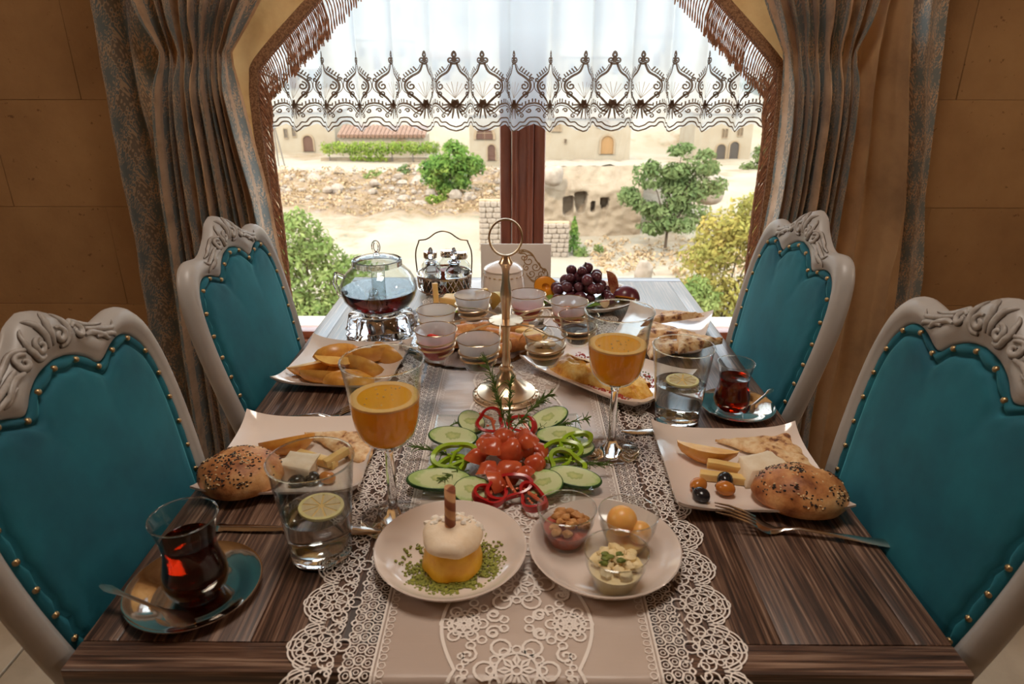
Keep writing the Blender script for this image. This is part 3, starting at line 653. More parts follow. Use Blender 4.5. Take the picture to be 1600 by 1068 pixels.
tree('shrub', 'yellow green bush at the foot of the bright green tree', 'shrub', -7.1, 60.5, -11.3, [(0, .9, .9, .9)], 'vine', 800, .17, 8, None, False)
tree('shrub', 'small olive shrub in front of the yellowing tree', 'shrub', 6.9, 26, -8.0, [(0, .8, .8, .7), (.7, .4, .7, .5)], 'olive', 1300, .11, 9, None, False)
tree('shrub', 'green shrubs at the foot of the small cypress', 'shrub', 4.5, 45.6, -11.4, [(0, .5, .6, .5), (1.1, .8, .35, .5)], 'olive', 500, .12, 10, None, False)
tree('shrub', 'dark shrub against the far sheer hillside on the right', 'shrub', 32, 100, -3.5, [(0, 1.6, 2.4, 1.5)], 'dark', 900, .3, 14, None, False)
t = thing('cypress', 'small dark green cypress beside the pale masonry wall', 'tree', (3.95, 46.2, -11.2)); mb = MB(); rnd = random.Random(3)
for k in range(9): f = k/8; leaves(mb, (0, 0, .4+2.0*f), (.55*(1-f)**.7+.05, .5*(1-f)**.7+.05, .3), 120, .10, rnd)
obj('crown', mb, LF['green'], t, smooth=False); obj('trunk', MB().tube([(0, 0, -.6), (0, 0, 1.6)], [.07, .03], 6), MAT['bark'], t)
t = thing('vine_pergola', 'long vine covered pergola along the terrace behind the rocky slope', 'pergola', (-16.3, 84, -9.9)); mb = MB(); rnd = random.Random(9)
for k in range(28): leaves(mb, (-6.6+k*.49, rnd.uniform(-.3, .3), 1.45+.25*rnd.random()), (.6, .9, .75), 120, .17, rnd)
for k in range(6): leaves(mb, (-3.2+k*.75, -.4, .6), (.5, .4, .7), 70, .17, rnd)
obj('vine_leaves', mb, LF['vine'], t, smooth=False)
for k in range(6): obj('post', MB().tube([(-6.2+k*2.5, .2, -.6), (-6.2+k*2.5, .2, 1.2)], .06, 6), MAT['pole'], t)
obj('terrace_wall', MB().box((-.6, .6, -.1), (13.6, .4, 1.0)), MAT['tuff2'], t, bevel=.05, segs=1)
t = thing('utility_pole', 'leaning wooden pole with two stays in front of the left stone house', 'pole', (-27.3, 80, -10.6))
for dx, lean in ((0, -.1), (.5, -.75), (-.6, .45)): obj('pole_leg', MB().tube([(dx*1.6, 0, -.4), (dx*.2-.1, 0, 5.4)], .075, 6), MAT['pole'], t)
for i, (x, y, z, r, lab) in enumerate(((5.8, 30, -7.95, .42, 'upright brown rock stump beyond the table edge'), (15.2, 55, -9.0, 1.5, 'smooth pale boulder between the right hand trees'), (-.2, 56, -10.6, 1.1, 'pale boulder below the rocky slope'), (2.5, 49.6, -6.8, .9, 'dark rough boulder beside the mullion, above the masonry wall'))):
    mb = MB().ball((0, 0, r*.5), (r, r*.9, r*1.5 if i == 0 else r*.8), 18, 12); mb.shift(lambda p: p*(1+.22*nz(p, 1.3/r))); tag(obj('boulder', mb, MAT['rock'], None, (x, y, z)), lab, 'rock', 'boulders outside')
rnd = random.Random(21); mb = MB(); mg = MB()
for _ in range(260):
    x, y = rnd.uniform(-24, 0), rnd.uniform(57, 72.5); r = rnd.uniform(.12, .32) if rnd.random() < .8 else rnd.uniform(.3, .75); c = Vector((x, y, ground(x, y)+r*.15)); s = rnd.uniform(0, 99)
    b = MB().ball((0, 0, 0), (r, r*.8, r*.7), 7, 5); b.shift(lambda p: c+p*(1+.5*nz(p*2+Vector((s, 0, 0))))); mb.add(b.v, b.f)
tag(obj('rubble', mb, MAT['rock'], None, angle=20), 'loose pale rocks scattered over the rocky slope', 'rubble', None, 'stuff')
for _ in range(1000):
    x, y = (rnd.uniform(-25, 0), rnd.uniform(56.5, 73)) if rnd.random() < .75 else (rnd.uniform(5, 16), rnd.uniform(36, 49))
    leaves(mg, (x, y, ground(x, y)+.15), (.4, .4, .3), 9, .16, rnd)
tag(obj('dry_grass', mg, MAT['dry'], None, smooth=False), 'ochre dry grass tufts on the slopes', 'grass', None, 'stuff')

# ------------------------------------------------------------------ dining table
TZ = .75; TY0, TY1, TX = .443, 1.628, .402
tb = thing('dining_table', 'dark brown brushed wood dining table with framed top, set for breakfast', 'table', (0, 1.035, 0))
def board(name, x0, x1, y0, y1, mat, th=.032, bev=.0022):
    return obj(name, MB().box(((x0+x1)/2, (y0+y1)/2-1.035, TZ-th/2), (x1-x0, y1-y0, th)), MAT[mat], tb, bevel=bev)
B = .034
board('end_board', -TX, TX, TY0, TY0+B, 'table_x'); board('end_board', -TX, TX, TY1-B, TY1, 'table_x')
board('side_board', -TX, -TX+B, TY0+B, TY1-B, 'table_y'); board('side_board', TX-B, TX, TY0+B, TY1-B, 'table_y')
for i in range(6):
    w = 2*(TX-B)/6; board('top_plank', -TX+B+i*w, -TX+B+(i+1)*w, TY0+B, TY1-B, 'table_y', bev=.0009)
for sx in (-1, 1): board('side_apron', sx*(TX-.06)-.011, sx*(TX-.06)+.011, TY0+.08, TY1-.08, 'table_y', .032).location = (0, 0, -.032); 
for yy in (TY0+.055, TY1-.055): obj('end_apron', MB().box((0, yy-1.035, TZ-.032-.04), (2*TX-.14, .022, .08)), MAT['table_x'], tb, bevel=.002)
for sx in (-1, 1): obj('apron_skirt', MB().box((sx*(TX-.06), 0, TZ-.064-.02), (.022, TY1-TY0-.16, .04)), MAT['table_y'], tb, bevel=.002)
for yy in (.69, 1.38):
    obj('pedestal', MB().box((0, yy-1.035, .36), (.085, .085, .66)), MAT['table_y'], tb, bevel=.008)
    obj('foot', MB().box((0, yy-1.035, .025), (.50, .07, .05)), MAT['table_x'], tb, bevel=.008)
    obj('bearer', MB().box((0, yy-1.035, .70), (.60, .06, .034)), MAT['table_x'], tb, bevel=.004)
obj('stretcher', MB().box((0, 0, .20), (.05, .60, .07)), MAT['table_y'], tb, bevel=.005)

# lace runner: satin strip, a lace centre panel on it and openwork scalloped borders, falling over the near edge
ZR = TZ+.0012
RX = .001
def rmap(z0):
    """length along the runner -> table surface, then down over the near edge"""
    def f(x, y):
        yn = TY0-.004
        if y >= yn: return (x+RX, y, ZR+z0)
        d = yn-y; R = .006; a_ = min(d/R, PI/2)
        return (x+RX, yn-R*math.sin(a_)-z0*math.sin(a_), ZR+z0-R*(1-math.cos(a_))-max(0, d-R*PI/2))
    return f
run = thing('table_runner', 'cream lace table runner with satin strips and scalloped lace borders along the table', 'runner', (0, 0, 0))
a = NT('cream_satin'); v = a.coord(); f = a.noise(v, 6, 3); w2 = a.n('TexWave', {'Scale': 260.0, 'Distortion': .5}); a.set(w2, 'Vector', v)
a.p(Base_Color=a.ramp(f, [(.3, srgb(196, 178, 166)), (.7, srgb(214, 198, 186))]), Roughness=.34); a.set(a.b, 'Sheen Weight', .3)
a.bump(a.noise(a.coord('Object', (1, 9, 1)), 7, 3), .25, .006); MAT['satin'] = a.m
MAT['lace'] = plain('lace_thread', srgb(246, 238, 230), .6)
RY0, RY1 = .40, 1.60
mb = MB(); rows = []; f0 = rmap(0)
ys = [RY0+i*.006 for i in range(12)]+[.475+i*.03 for i in range(38)]+[RY1]
for y in ys: rows.append([f0(x, y) for x in (-.127, -.09, -.05, 0, .05, .09, .127)])
obj('satin_strip', mb.grid(rows), MAT['satin'], run, angle=180)
def circ(cx, cy, r, n=9, a0=0, sp=TAU): return [(cx+r*math.cos(a0+sp*k/(n if sp == TAU else n-1)), cy+r*math.sin(a0+sp*k/(n if sp == TAU else n-1))) for k in range(n)]
def rosette(mb, cx, cy, R, fn, w=.0016):
    for k in range(8):
        an = TAU*k/8; px, py = cx+.30*R*math.cos(an), cy+.30*R*math.sin(an)
        mb.ribbon([(cx+.14*R*math.cos(an), cy+.14*R*math.sin(an)), (px-.07*R*math.sin(an), py+.07*R*math.cos(an)), (cx+.46*R*math.cos(an), cy+.46*R*math.sin(an)), (px+.07*R*math.sin(an), py-.07*R*math.cos(an))], w*1.2, True, fn)
    mb.ribbon(circ(cx, cy, .13*R, 8), w, True, fn); mb.ribbon(circ(cx, cy, .52*R, 18), w*.9, True, fn)
    for k in range(12): an = TAU*k/12; mb.ribbon(circ(cx+.63*R*math.cos(an), cy+.63*R*math.sin(an), .12*R, 7), w*.8, True, fn)
    for k in range(6): an = TAU*k/6; mb.ribbon(circ(cx+.80*R*math.cos(an), cy+.80*R*math.sin(an), .25*R, 11), w, True, fn)
PER = .0535
def lace_unit(side, y0, fn):
    mb = MB(); X = lambda x: side*x
    rosette(mb, X(.181), y0, .0275, fn, .0017)
    # outer scallop, double
    for rr in (.0285, .0245):
        pts = [(X(.178+rr*1.02*math.cos(t)+.0018*abs(math.sin(3*t))), y0+rr*.93*math.sin(t)) for t in (lerp(-1.5, 1.5, k/18) for k in range(19))]
        mb.ribbon(pts, .0017, False, fn)
    # inner net and scrolls up to the satin
    for k in range(4):
        for j in range(3):
            cx, cy = .132+.0085*j, y0-PER/2+PER*(k+.5+.25*(j % 2))/4; mb.ribbon(circ(X(cx), cy, .0055, 8), .0014, True, fn)
            mb.ribbon(circ(X(cx), cy, .0024, 6), .0010, True, fn)
    for m in (-1, 1):
        mb.ribbon([(X(.151+.006*k/9), y0+m*(.0267-.0035*math.sin(PI*k/9))) for k in range(10)], .0018, False, fn)
        mb.ribbon([(p[0], p[1]) for p in spiral0(X(.166), y0+m*.0225, .006, 1.2, PI, m*side, 12)], .0015, False, fn)
        mb.ribbon([(p[0], p[1]) for p in spiral0(X(.152), y0+m*.013, .0055, 1.2, 0, m*side, 12)], .0015, False, fn)
    mb.ribbon([(X(.127), y0-PER/2+PER*k/8) for k in range(9)], .0022, False, fn); mb.ribbon([(X(.1235+.0012*math.sin(k*PI)), y0-PER/2+PER*k/16) for k in range(17)], .0012, False, fn)
    for k in range(6): mb.ribbon(circ(X(.1195), y0-PER/2+PER*(k+.5)/6, .0034, 7), .0010, True, fn)
    return mb
fL = rmap(.0010); flat = {}
n_u = int((RY1-RY0)/PER)+1
for side in (-1, 1):
    for k in range(n_u):
        y0 = .4175+k*PER
        if y0-PER < TY0: obj('lace_scallop', lace_unit(side, y0, fL), MAT['lace'], run, smooth=False)
        else:
            if side not in flat: flat[side] = link_mesh('lace_scallop', lace_unit(side, 0, lambda x, y: (x+RX, y, ZR+.0010)), MAT['lace'], smooth=False)
            obj('lace_scallop', flat[side], None, run, (0, y0, 0))
def centre_unit(y0, fn):
    mb = MB(); P2 = PER*2
    rosette(mb, 0, y0, .036, fn, .0027)
    for m in (-1, 1):
        rosette(mb, m*.050, y0+P2/2-.0001, .0215, fn, .0023)
        mb.ribbon([(m*(.055+.016*abs(math.sin(PI*(k/20-.5)*1.0))), y0-P2/2+P2*k/20) for k in range(21)], .0033, False, fn)
        for q in (-1, 1):
            mb.ribbon(spiral0(m*.044, y0+q*.016, .009, 1.4, PI/2, m*q, 14), .0027, False, fn); mb.ribbon(spiral0(m*.022, y0+q*.043, .009, 1.3, 0, -m*q, 14), .0027, False, fn)
            for k in range(4): mb.ribbon(circ(m*(.012+.010*k), y0+q*(.048-.007*k), .0042, 8), .0021, True, fn)
        for k in range(6): mb.ribbon(circ(m*(.046+.004*(k % 2)), y0+(k-2.5)*.006, .0032, 7), .0018, True, fn)
    return mb
cme = None
for k in range(0, n_u//2+1):
    y0 = .4175+PER*.5+k*PER*2
    if y0 > RY1-.03: continue
    if y0-PER < TY0: obj('lace_panel', centre_unit(y0, fL), MAT['lace'], run, smooth=False)
    else:
        if cme is None: cme = link_mesh('lace_panel', centre_unit(0, lambda x, y: (x+RX, y, ZR+.0010)), MAT['lace'], smooth=False)
        obj('lace_panel', cme, None, run, (0, y0, 0))

# ------------------------------------------------------------------ chairs
OUT = [(.124, .50), (.129, .56), (.143, .64), (.159, .72), (.170, .80), (.175, .87), (.173, .92), (.164, .960), (.148, .984), (.127, .993), (.105, .992), (.086, .990), (.066, .996), (.043, 1.010), (.022, 1.027), (0, 1.034)]
INN = [(.098, .545), (.104, .58), (.120, .65), (.137, .73), (.148, .80), (.153, .86), (.151, .908), (.142, .940), (.126, .959), (.106, .964), (.085, .960), (.066, .952), (.057, .954), (.045, .966), (.024, .977), (0, .981)]
KT = .20
def cp(d, u, z):                              # back plane: depth d forward, u along, z up
    return (-KT*(z-.75)+d*.98, u, z+d*.196)
def mirrored(half): return [(-u, z) for u, z in half]+[(u, z) for u, z in half[-2::-1]]
def chair_template():
    t = thing('dining_chair', 'x', 'chair', (0, 0, 0), 0, 'carved teal dining chairs around the table')
    NH = 46
    o = [(p.x, p.z) for p in catmull([(u, 0, z) for u, z in OUT], NH)]; i_ = [(p.x, p.z) for p in catmull([(u, 0, z) for u, z in INN], NH)]
    oo, ii = mirrored(o), mirrored(i_)
    sec = [(-.02, -.004), (0, .005), (.06, .0075), (.16, .0080), (.24, .0105), (.5, .013), (.78, .010), (.93, .004), (1, -.003), (.99, -.009), (.85, -.012), (.2, -.012), (0, -.010)]
    rows = []
    for (ou, oz), (iu, iz) in zip(oo, ii): rows.append([cp(d, lerp(iu, ou, f), lerp(iz, oz, f)) for f, d in sec])
    mb = MB().grid(rows, cu=True); n = len(sec); mb.f.append(tuple(range(n))[::-1]); mb.f.append(tuple(len(mb.v)-n+k for k in range(n)))
    obj('back_frame', mb, MAT['chair_paint'], t, angle=55)
    mb = MB(); rows = []
    for f in range(13):
        u = lerp(-.125, .125, f/12); rows.append([cp(d, u, z) for d, z in ((-.03, .50), (.012, .50), (.022, .515), (.018, .538), (.006, .548), (-.03, .548))])
    mb.grid(rows, cu=True); mb.f += [tuple(range(6))[::-1], tuple(len(mb.v)-6+k for k in range(6))]; obj('back_rail', mb, MAT['chair_paint'], t)
    # upholstered pad
    bl = ii+[(lerp(.098, -.098, (k+1)/9), .545) for k in range(8)]
    cu, cz = 0, .80
    P = catmull([(u, 0, z) for u, z in bl], 150, True); per = [(p.x, p.z) for p in P]
    cum = [0]
    for k in range(len(per)): q, r = per[k], per[(k+1) % len(per)]; cum.append(cum[-1]+math.hypot(q[0]-r[0], q[1]-r[1]))
    NN = round(cum[-1]/.0345)
    inset = lambda p, s: (cu+(p[0]-cu)*(1-s/max(.02, math.hypot(p[0]-cu, p[1]-cz))), cz+(p[1]-cz)*(1-s/max(.02, math.hypot(p[0]-cu, p[1]-cz))))
    rows = []
    for st, dep in ((0, -.006), (.001, .004), (.006, .0085), (.011, .0055), (.0145, .0015), (.017, .007), (.024, .0100), (.034, .0118)):
        row = []
        for k, p in enumerate(per):
            ph = (cum[k]/cum[-1]*NN) % 1; sc = abs(math.sin(PI*ph)); s2 = st+(.004*(sc-.6) if .009 < st < .03 else 0); q = inset(p, s2)
            row.append(cp(dep+(.0022*sc if .009 < st < .03 else (.0012*sc if st == .006 else 0)), q[0], q[1]))
        rows.append(row)
    for g in (.92, .83, .73, .62, .5, .38, .26, .13, .04):
        row = []
        for k, p in enumerate(per):
            q = inset(p, .034); an = math.atan2(q[1]-.76, q[0]); e = 1/math.sqrt((math.cos(an)/.118)**2+(math.sin(an)/.185)**2)
            w = smooth((1-g)*2.6); q1 = (cu+(q[0]-cu)*g, .78+(q[1]-.78)*g); q2 = (e*g*math.cos(an), .77+e*g*math.sin(an))
            q = (lerp(q1[0], q2[0], w), lerp(q1[1], q2[1], w)); row.append(cp(.0118+.0072*(1-g**2.4)+.0012*nz((q[0]*12, q[1]*12, 4)), q[0], q[1]))
        rows.append(row)
    mb = MB().grid(rows, cu=True); mb.f.append(tuple(len(mb.v)-150+k for k in range(150))); obj('back_cushion', mb, MAT['velvet'], t, angle=180)
    bp = MB().add([cp(-.02, *inset(p, .002)) for p in per], [tuple(range(150))]); bo = obj('back_panel', bp, MAT['velvet'], t, smooth=False)
    nm = link_mesh('nail', MB().lathe([(.0036, -.001), (.0034, .0007), (.0026, .0021), (.0012, .0028), (0, .0030)], 10), MAT['nail_brass'])
    Rm = Matrix.Rotation(math.radians(79), 4, 'Y')
    for j in range(NN):
        tgt = (j)/NN*cum[-1]; k = max(q for q in range(150) if cum[q] <= tgt); f = (tgt-cum[k])/max(1e-6, cum[k+1]-cum[k]); p = (lerp(per[k][0], per[(k+1) % 150][0], f), lerp(per[k][1], per[(k+1) % 150][1], f))
        q = inset(p, .0065); o = obj('nail', nm, None, t, cp(.0078, *q)); o.rotation_euler = (0, math.radians(79), 0)
    # crest carving
    cv = MB(); cl_ = MB()
    def fz(u, z): return z+.017+.0*u
    def surf(u, z):                                 # depth of the frame face under a point of the crest
        zo = interp([(0, 1.034), (.022, 1.027), (.043, 1.010), (.066, .996), (.086, .990), (.12, .993)], abs(u)); zi = interp([(0, .981), (.024, .977), (.045, .966), (.057, .954), (.085, .960), (.12, .962)], abs(u))
        return interp([(0, .006), (.16, .008), (.24, .0105), (.5, .013), (.78, .010), (.93, .004), (1, -.003)], (z-zi)/(zo-zi))
    def stroke(pts, r):
        n = max(8, len(pts)*4); Q = catmull([(u, 0, z+.015) for u, z in pts], n)
        cv.tube([cp(surf(p.x, p.z)+.0014, p.x, p.z) for p in Q], [max(.0008, r*(math.sin(PI*(.14+.84*k/(n-1)))**.7)) for k in range(n)], 8, flat=.8, up=(1, 0, .2))
        cl_.tube([cp(surf(p.x, p.z)-.0002, p.x, p.z-.0008) for p in Q], [1.22*max(.0008, r*(math.sin(PI*(.14+.84*k/(n-1)))**.7)) for k in range(n)], 6, flat=.35, up=(1, 0, .2))
    for m in (-1, 1):
        stroke([(m*u, z) for u, z in spiral0(.0150, .986, .0085, 1.2, PI*.6, -1, 16)], .0034)
        stroke([(m*.0035, .980), (m*.0045, .998), (m*.009, 1.008), (m*.014, 1.012)], .0040)
        stroke([(m*.012, .975), (m*.022, .976), (m*.029, .988), (m*.027, 1.000), (m*.022, 1.007)], .0036)
        stroke([(m*u, z) for u, z in spiral0(.042, .980, .0088, 1.2, PI*.75, -1, 16)], .0034)
        stroke([(m*.033, .990), (m*.044, .991), (m*.058, .983), (m*.072, .976), (m*.088, .972)], .0034)
        stroke([(m*.048, .972), (m*.060, .971), (m*.072, .964), (m*.079, .957), (m*.086, .955)], .0036)
        stroke([(m*.054, .978), (m*.068, .972), (m*.082, .967), (m*.094, .964), (m*.101, .970)], .0034)
        stroke([(m*.064, .964), (m*.080, .961), (m*.092, .957), (m*.097, .952)], .0030)
    co = obj('crest_carving', cv, MAT['carving_paint'], t, angle=60); obj('carved_groove', cl_, MAT['carving_line'], co)
    # seat and legs
    sp = [(.02, -.17), (.02, .17), (.33, .195), (.36, .17), (.365, 0), (.36, -.17), (.33, -.195)]
    sp = [((x-.02)*.84, y) for x, y in sp]
    obj('seat_frame', MB().prism([(p[0]+.07, p[1]) for p in sp], .385, .435), MAT['chair_paint'], t, bevel=.006)
    sc_ = [(.18+(p[0]+.07-.18)*.96, p[1]*.96) for p in sp]
    obj('seat', MB().prism(sc_, .436, .485), MAT['velvet'], t, bevel=.018, segs=3)
    for m in (-1, 1):
        obj('leg', MB().tube([(.32, m*.15, .384), (.345, m*.162, .30), (.335, m*.158, .16), (.325, m*.155, .05), (.34, m*.16, .004)], [.027, .025, .016, .012, .016], 10), MAT['chair_paint'], t)
        b0 = cp(-.008, m*.107, .52); obj('leg', MB().tube([b0, (.035, m*.118, .42), (.03, m*.13, .25), (-.03, m*.14, .004)], [.018, .02, .018, .013], 10), MAT['chair_paint'], t)
    return t
ch = chair_template()
ch.location = (-.422, .620, 0); ch.scale = (1, 1, .988); ch['label'] = 'near left teal velvet chair, beside the tea glass and seeded bun'
dup(ch, (.427, .630, 0), PI, scale=(1, 1, 1.0), label='near right teal velvet chair, behind the fork handle and right bun')
dup(ch, (-.420, 1.064, 0), 0, 'far left teal velvet chair, against the left curtain by the potato wedges')
dup(ch, (.418, 1.074, 0), PI, scale=(1, 1, .996), label='far right teal velvet chair, against the right curtain behind the far tea glass')

# ------------------------------------------------------------------ glasses and dishes
ZT = TZ+.0004; ZL = ZR+.0014                          # on bare wood, on the runner
a = NT('orange_juice'); d = a.n('BsdfDiffuse', {'Color': srgb(255, 198, 56)}); t = a.n('BsdfTranslucent', {'Color': srgb(255, 194, 44)}); g = a.n('BsdfGlossy', {'Roughness': .15})
m1 = a.n('MixShader', {0: .5}); a.t.links.new(d.outputs[0], m1.inputs[1]); a.t.links.new(t.outputs[0], m1.inputs[2]); m2 = a.n('MixShader', {0: .03}); a.t.links.new(m1.outputs[0], m2.inputs[1]); a.t.links.new(g.outputs[0], m2.inputs[2]); a.surface(m2); MAT['juice'] = a.m
MAT['foam'] = cloth_translucent('pale_juice_foam', srgb(250, 222, 150), 1, .4); MAT['lemon'] = cloth_translucent('lemon_flesh', srgb(232, 222, 186), 1, .45); MAT['lemon_rind'] = plain('lemon_rind', srgb(216, 204, 140), .5)
MAT['rim_gilt'] = plain('gilt_rim', srgb(214, 196, 164), .18, 1.0)
GOB = [(.0, 0), (.037, 0), (.0385, .0012), (.036, .0028), (.020, .0062), (.009, .0105), (.0056, .018), (.0050, .035), (.0053, .065), (.0046, .088), (.0056, .096), (.012, .1005), (.0225, .1065), (.0305, .117), (.0345, .130), (.0368, .145), (.0384, .162), (.0402, .180), (.0432, .199), (.0440, .2030)]
GIN = [(.0434, .2034), (.0420, .199), (.0390, .180), (.0372, .162), (.0356, .145), (.0333, .130), (.0292, .118), (.021, .1085), (.010, .1030), (0, .1020)]
def rim(t, r, z, w=.0009):
    obj('rim', MB().tube([(r*math.cos(TAU*k/48), r*math.sin(TAU*k/48), z) for k in range(48)], w, 8, True), MAT['glass'], t)
def goblet(label, x, y, z, lev, group='goblets of orange juice'):
    t = thing('juice_goblet', label, 'glass', (x, y, z), 0, group)
    k = next(i for i, q in enumerate(GOB) if q[1] > .096)
    obj('stem_and_foot', MB().lathe([(0, 0)]+GOB[1:k]+[(.0075, .0990), (0, .1005)], 32), MAT['glass'], t, angle=50); obj('goblet_bowl', MB().lathe([(.0060, .0965)]+GOB[k:]+GIN, 40), MAT['thin_glass'], t, angle=50); rim(t, .0437, .2034)
    prof = [(0, .1018)]+[(r+.0003, h-.0002) for r, h in GIN[::-1][1:] if h < lev]
    ri = interp(sorted((h, r) for r, h in GIN), lev)+.0003; prof += [(ri, lev), (ri-.004, lev-.0004), (0, lev-.0005)]
    jq = obj('juice', MB().lathe(prof, 40), MAT['juice'], t, angle=50)
    mb = MB(); rows = []
    for r_, h_ in ((ri+.0001, lev-.0018), (ri+.0001, lev+.0006), (ri-.0035, lev+.0012), (ri-.008, lev+.0002)): rows.append([(r_*math.cos(TAU*k/40), r_*math.sin(TAU*k/40), h_) for k in range(40)])
    obj('foam', mb.grid(rows, cu=True), MAT['foam'], jq)
    rn = random.Random(int(x*1000)); mb = MB()
    for _ in range(14): an, rr = rn.uniform(0, TAU), rn.uniform(0, ri*.8); mb.ball((rr*math.cos(an), rr*math.sin(an), lev-.0002), rn.uniform(.0006, .0016), 6, 4)
    obj('bubbles', mb, MAT['foam'], jq)['kind'] = 'stuff'
    return t
goblet('goblet of orange juice nearest the camera, left of the salad plate', -.1415, .655, ZL, .160)
goblet('goblet of orange juice right of the brass stand, before the omelette plate', .130, .810, ZL, .158)

TUM = [(0, 0), (.0300, 0), (.0318, .0012), (.0324, .010), (.0345, .030), (.0385, .075), (.0436, .1185), (.0441, .1200)]
TIN = [(.0434, .1204), (.0424, .118), (.0372, .075), (.0333, .030), (.0308, .0155), (.026, .0125), (0, .0118)]
def tumbler(label, x, y, z, lev, tilt, seed):
    t = thing('water_tumbler', label, 'glass', (x, y, z), 0, 'tumblers of lemon water')
    obj('tumbler_wall', MB().lathe([(.0325, .0112)]+TUM[4:]+TIN[:-2], 40), MAT['thin_glass'], t, angle=50); obj('thick_base', MB().lathe(TUM[:4]+[(.0325, .0110), (.0308, .0116), (0, .0117)], 40), MAT['glass'], t, angle=50)
    rim(t, .04375, .1202)
    ri = interp(sorted((h, r) for r, h in TIN), lev)+.0003
    prof = [(0, .0116)]+[(r+.0003, h-.0002) for r, h in TIN[::-1][1:] if h < lev]+[(ri, lev), (ri-.0022, lev-.0008), (0, lev-.0008)]
    obj('water', MB().lathe(prof, 40), MAT['water'], t, angle=50)
    # a lemon slice afloat
    sl = bpy.data.objects.new('lemon_slice', None); COL.objects.link(sl); sl.parent = t; sl.location = (.004, .004, lev+.0012); sl.rotation_euler = (tilt, .03, seed); sl['label'] = 'pale lemon slice afloat'
    R = .0235
    mb = MB()
    for k in range(9):
        a0, a1 = TAU*k/9+.06, TAU*(k+1)/9-.06; pts = [(.003*math.cos((a0+a1)/2), .003*math.sin((a0+a1)/2))]+[(R*.86*math.cos(lerp(a0, a1, q/5)), R*.86*math.sin(lerp(a0, a1, q/5))) for q in range(6)]
        mb.prism(pts, -.0016, .0018)
    obj('lemon_segments', mb, MAT['lemon'], sl, smooth=False); obj('rind', MB().lathe([(R*.85, -.0018), (R, -.0016), (R*1.02, 0), (R, .0017), (R*.85, .0019), (R*.85, -.0018)], 32), MAT['lemon_rind'], sl)
    obj('pith', MB().lathe([(0, -.0011), (R*.9, -.0011), (R*.9, .0011), (0, .0011)], 24), MAT['foam'], sl)
    return t
tumbler('tumbler of lemon water by the near left dessert plate', -.2105, .598, ZT, .057, .05, 1)
tumbler('tumbler of lemon water by the far tea glass', .239, .900, ZT, .062, .0, 2)

TEA = [(0, 0), (.0195, 0), (.0215, .0012), (.0228, .004), (.0285, .0125), (.0312, .0225), (.0300, .034), (.0262, .047), (.0250, .058), (.0262, .070), (.0290, .083), (.0312, .0915), (.0314, .0925)]
TEI = [(.0306, .0928), (.0282, .083), (.0253, .070), (.0240, .058), (.0252, .047), (.0288, .034), (.0299, .0225), (.0272, .0135), (.021, .0070), (.016, .0055), (0, .0052)]
def tea_set(lab, x, y, z, s, tmat, sx, sy, stir, lev):
    sau = thing('saucer', 'polished silver saucer under the '+lab, 'saucer', (sx, sy, z), 0, 'silver tea saucers'); sau.scale = (s, s, s)
    obj('saucer_dish', MB().lathe([(0, .0012), (.036, .0012), (.038, .0020), (.041, .0022), (.044, .0040), (.054, .0085), (.0635, .0120), (.0650, .0122), (.0652, .0112), (.063, .0098), (.052, .0062), (.043, .0008), (.040, 0), (0, 0)], 56), MAT['silver'], sau, angle=70)
    g = thing('tea_glass', 'tulip shaped glass of '+lab, 'glass', (x, y, z+.0014*s), 0, 'tulip tea glasses'); g.scale = (s, s, s)
    obj('glass_body', MB().lathe(TEA+TEI, 40), MAT['thin_glass'], g, angle=60); rim(g, .0310, .0926, .0008)
    ri = interp(sorted((h, r) for r, h in TEI if h > .045), lev)+.0003
    obj('tea', MB().lathe([(0, .0050)]+[(r+.0003, h) for r, h in TEI[::-1][1:] if h < lev]+[(ri, lev), (ri-.002, lev-.0007), (0, lev-.0007)], 40), MAT[tmat], g, angle=60)
    sp = thing('teaspoon', 'small teaspoon resting on the saucer of the '+lab, 'spoon', (0, 0, 0), 0, 'teaspoons'); (x0, y0, z0), (x1, y1, z1) = stir
    mb = MB(); d = Vector((x1-x0, y1-y0, 0)).normalized(); pr = Vector((-d.y, d.x, 0)); rows = []
    for k in range(13):
        f = k/12; w = interp([(0, .0015), (.06, .007), (.16, .0095), (.28, .006), (.34, .0022), (.75, .0022), (.9, .0045), (.97, .005), (1, .002)], f); c = Vector((lerp(x0, x1, f), lerp(y0, y1, f), lerp(z0, z1, f)-(.003*math.sin(PI*f/.32) if f < .32 else 0)))
        rows.append([c-pr*w, c+Vector((0, 0, .0008)), c+pr*w, c-Vector((0, 0, .0008))])
    mb.grid(rows, cu=True); mb.f += [(0, 1, 2, 3), tuple(len(mb.v)-4+k for k in range(4))[::-1]]; obj('spoon_body', mb, MAT['steel'], sp, angle=60)
tea_set('dark tea nearest the camera on the left', -.318, .537, ZT, 1.0, 'tea_dark', -.3225, .539, ((-.298, .486, .7625), (-.402, .519, .777)), .066)
tea_set('red tea at the far right table edge', .327, .928, ZT, .87, 'tea', .338, .933, ((.338, .901, .762), (.399, .957, .775)), .066)

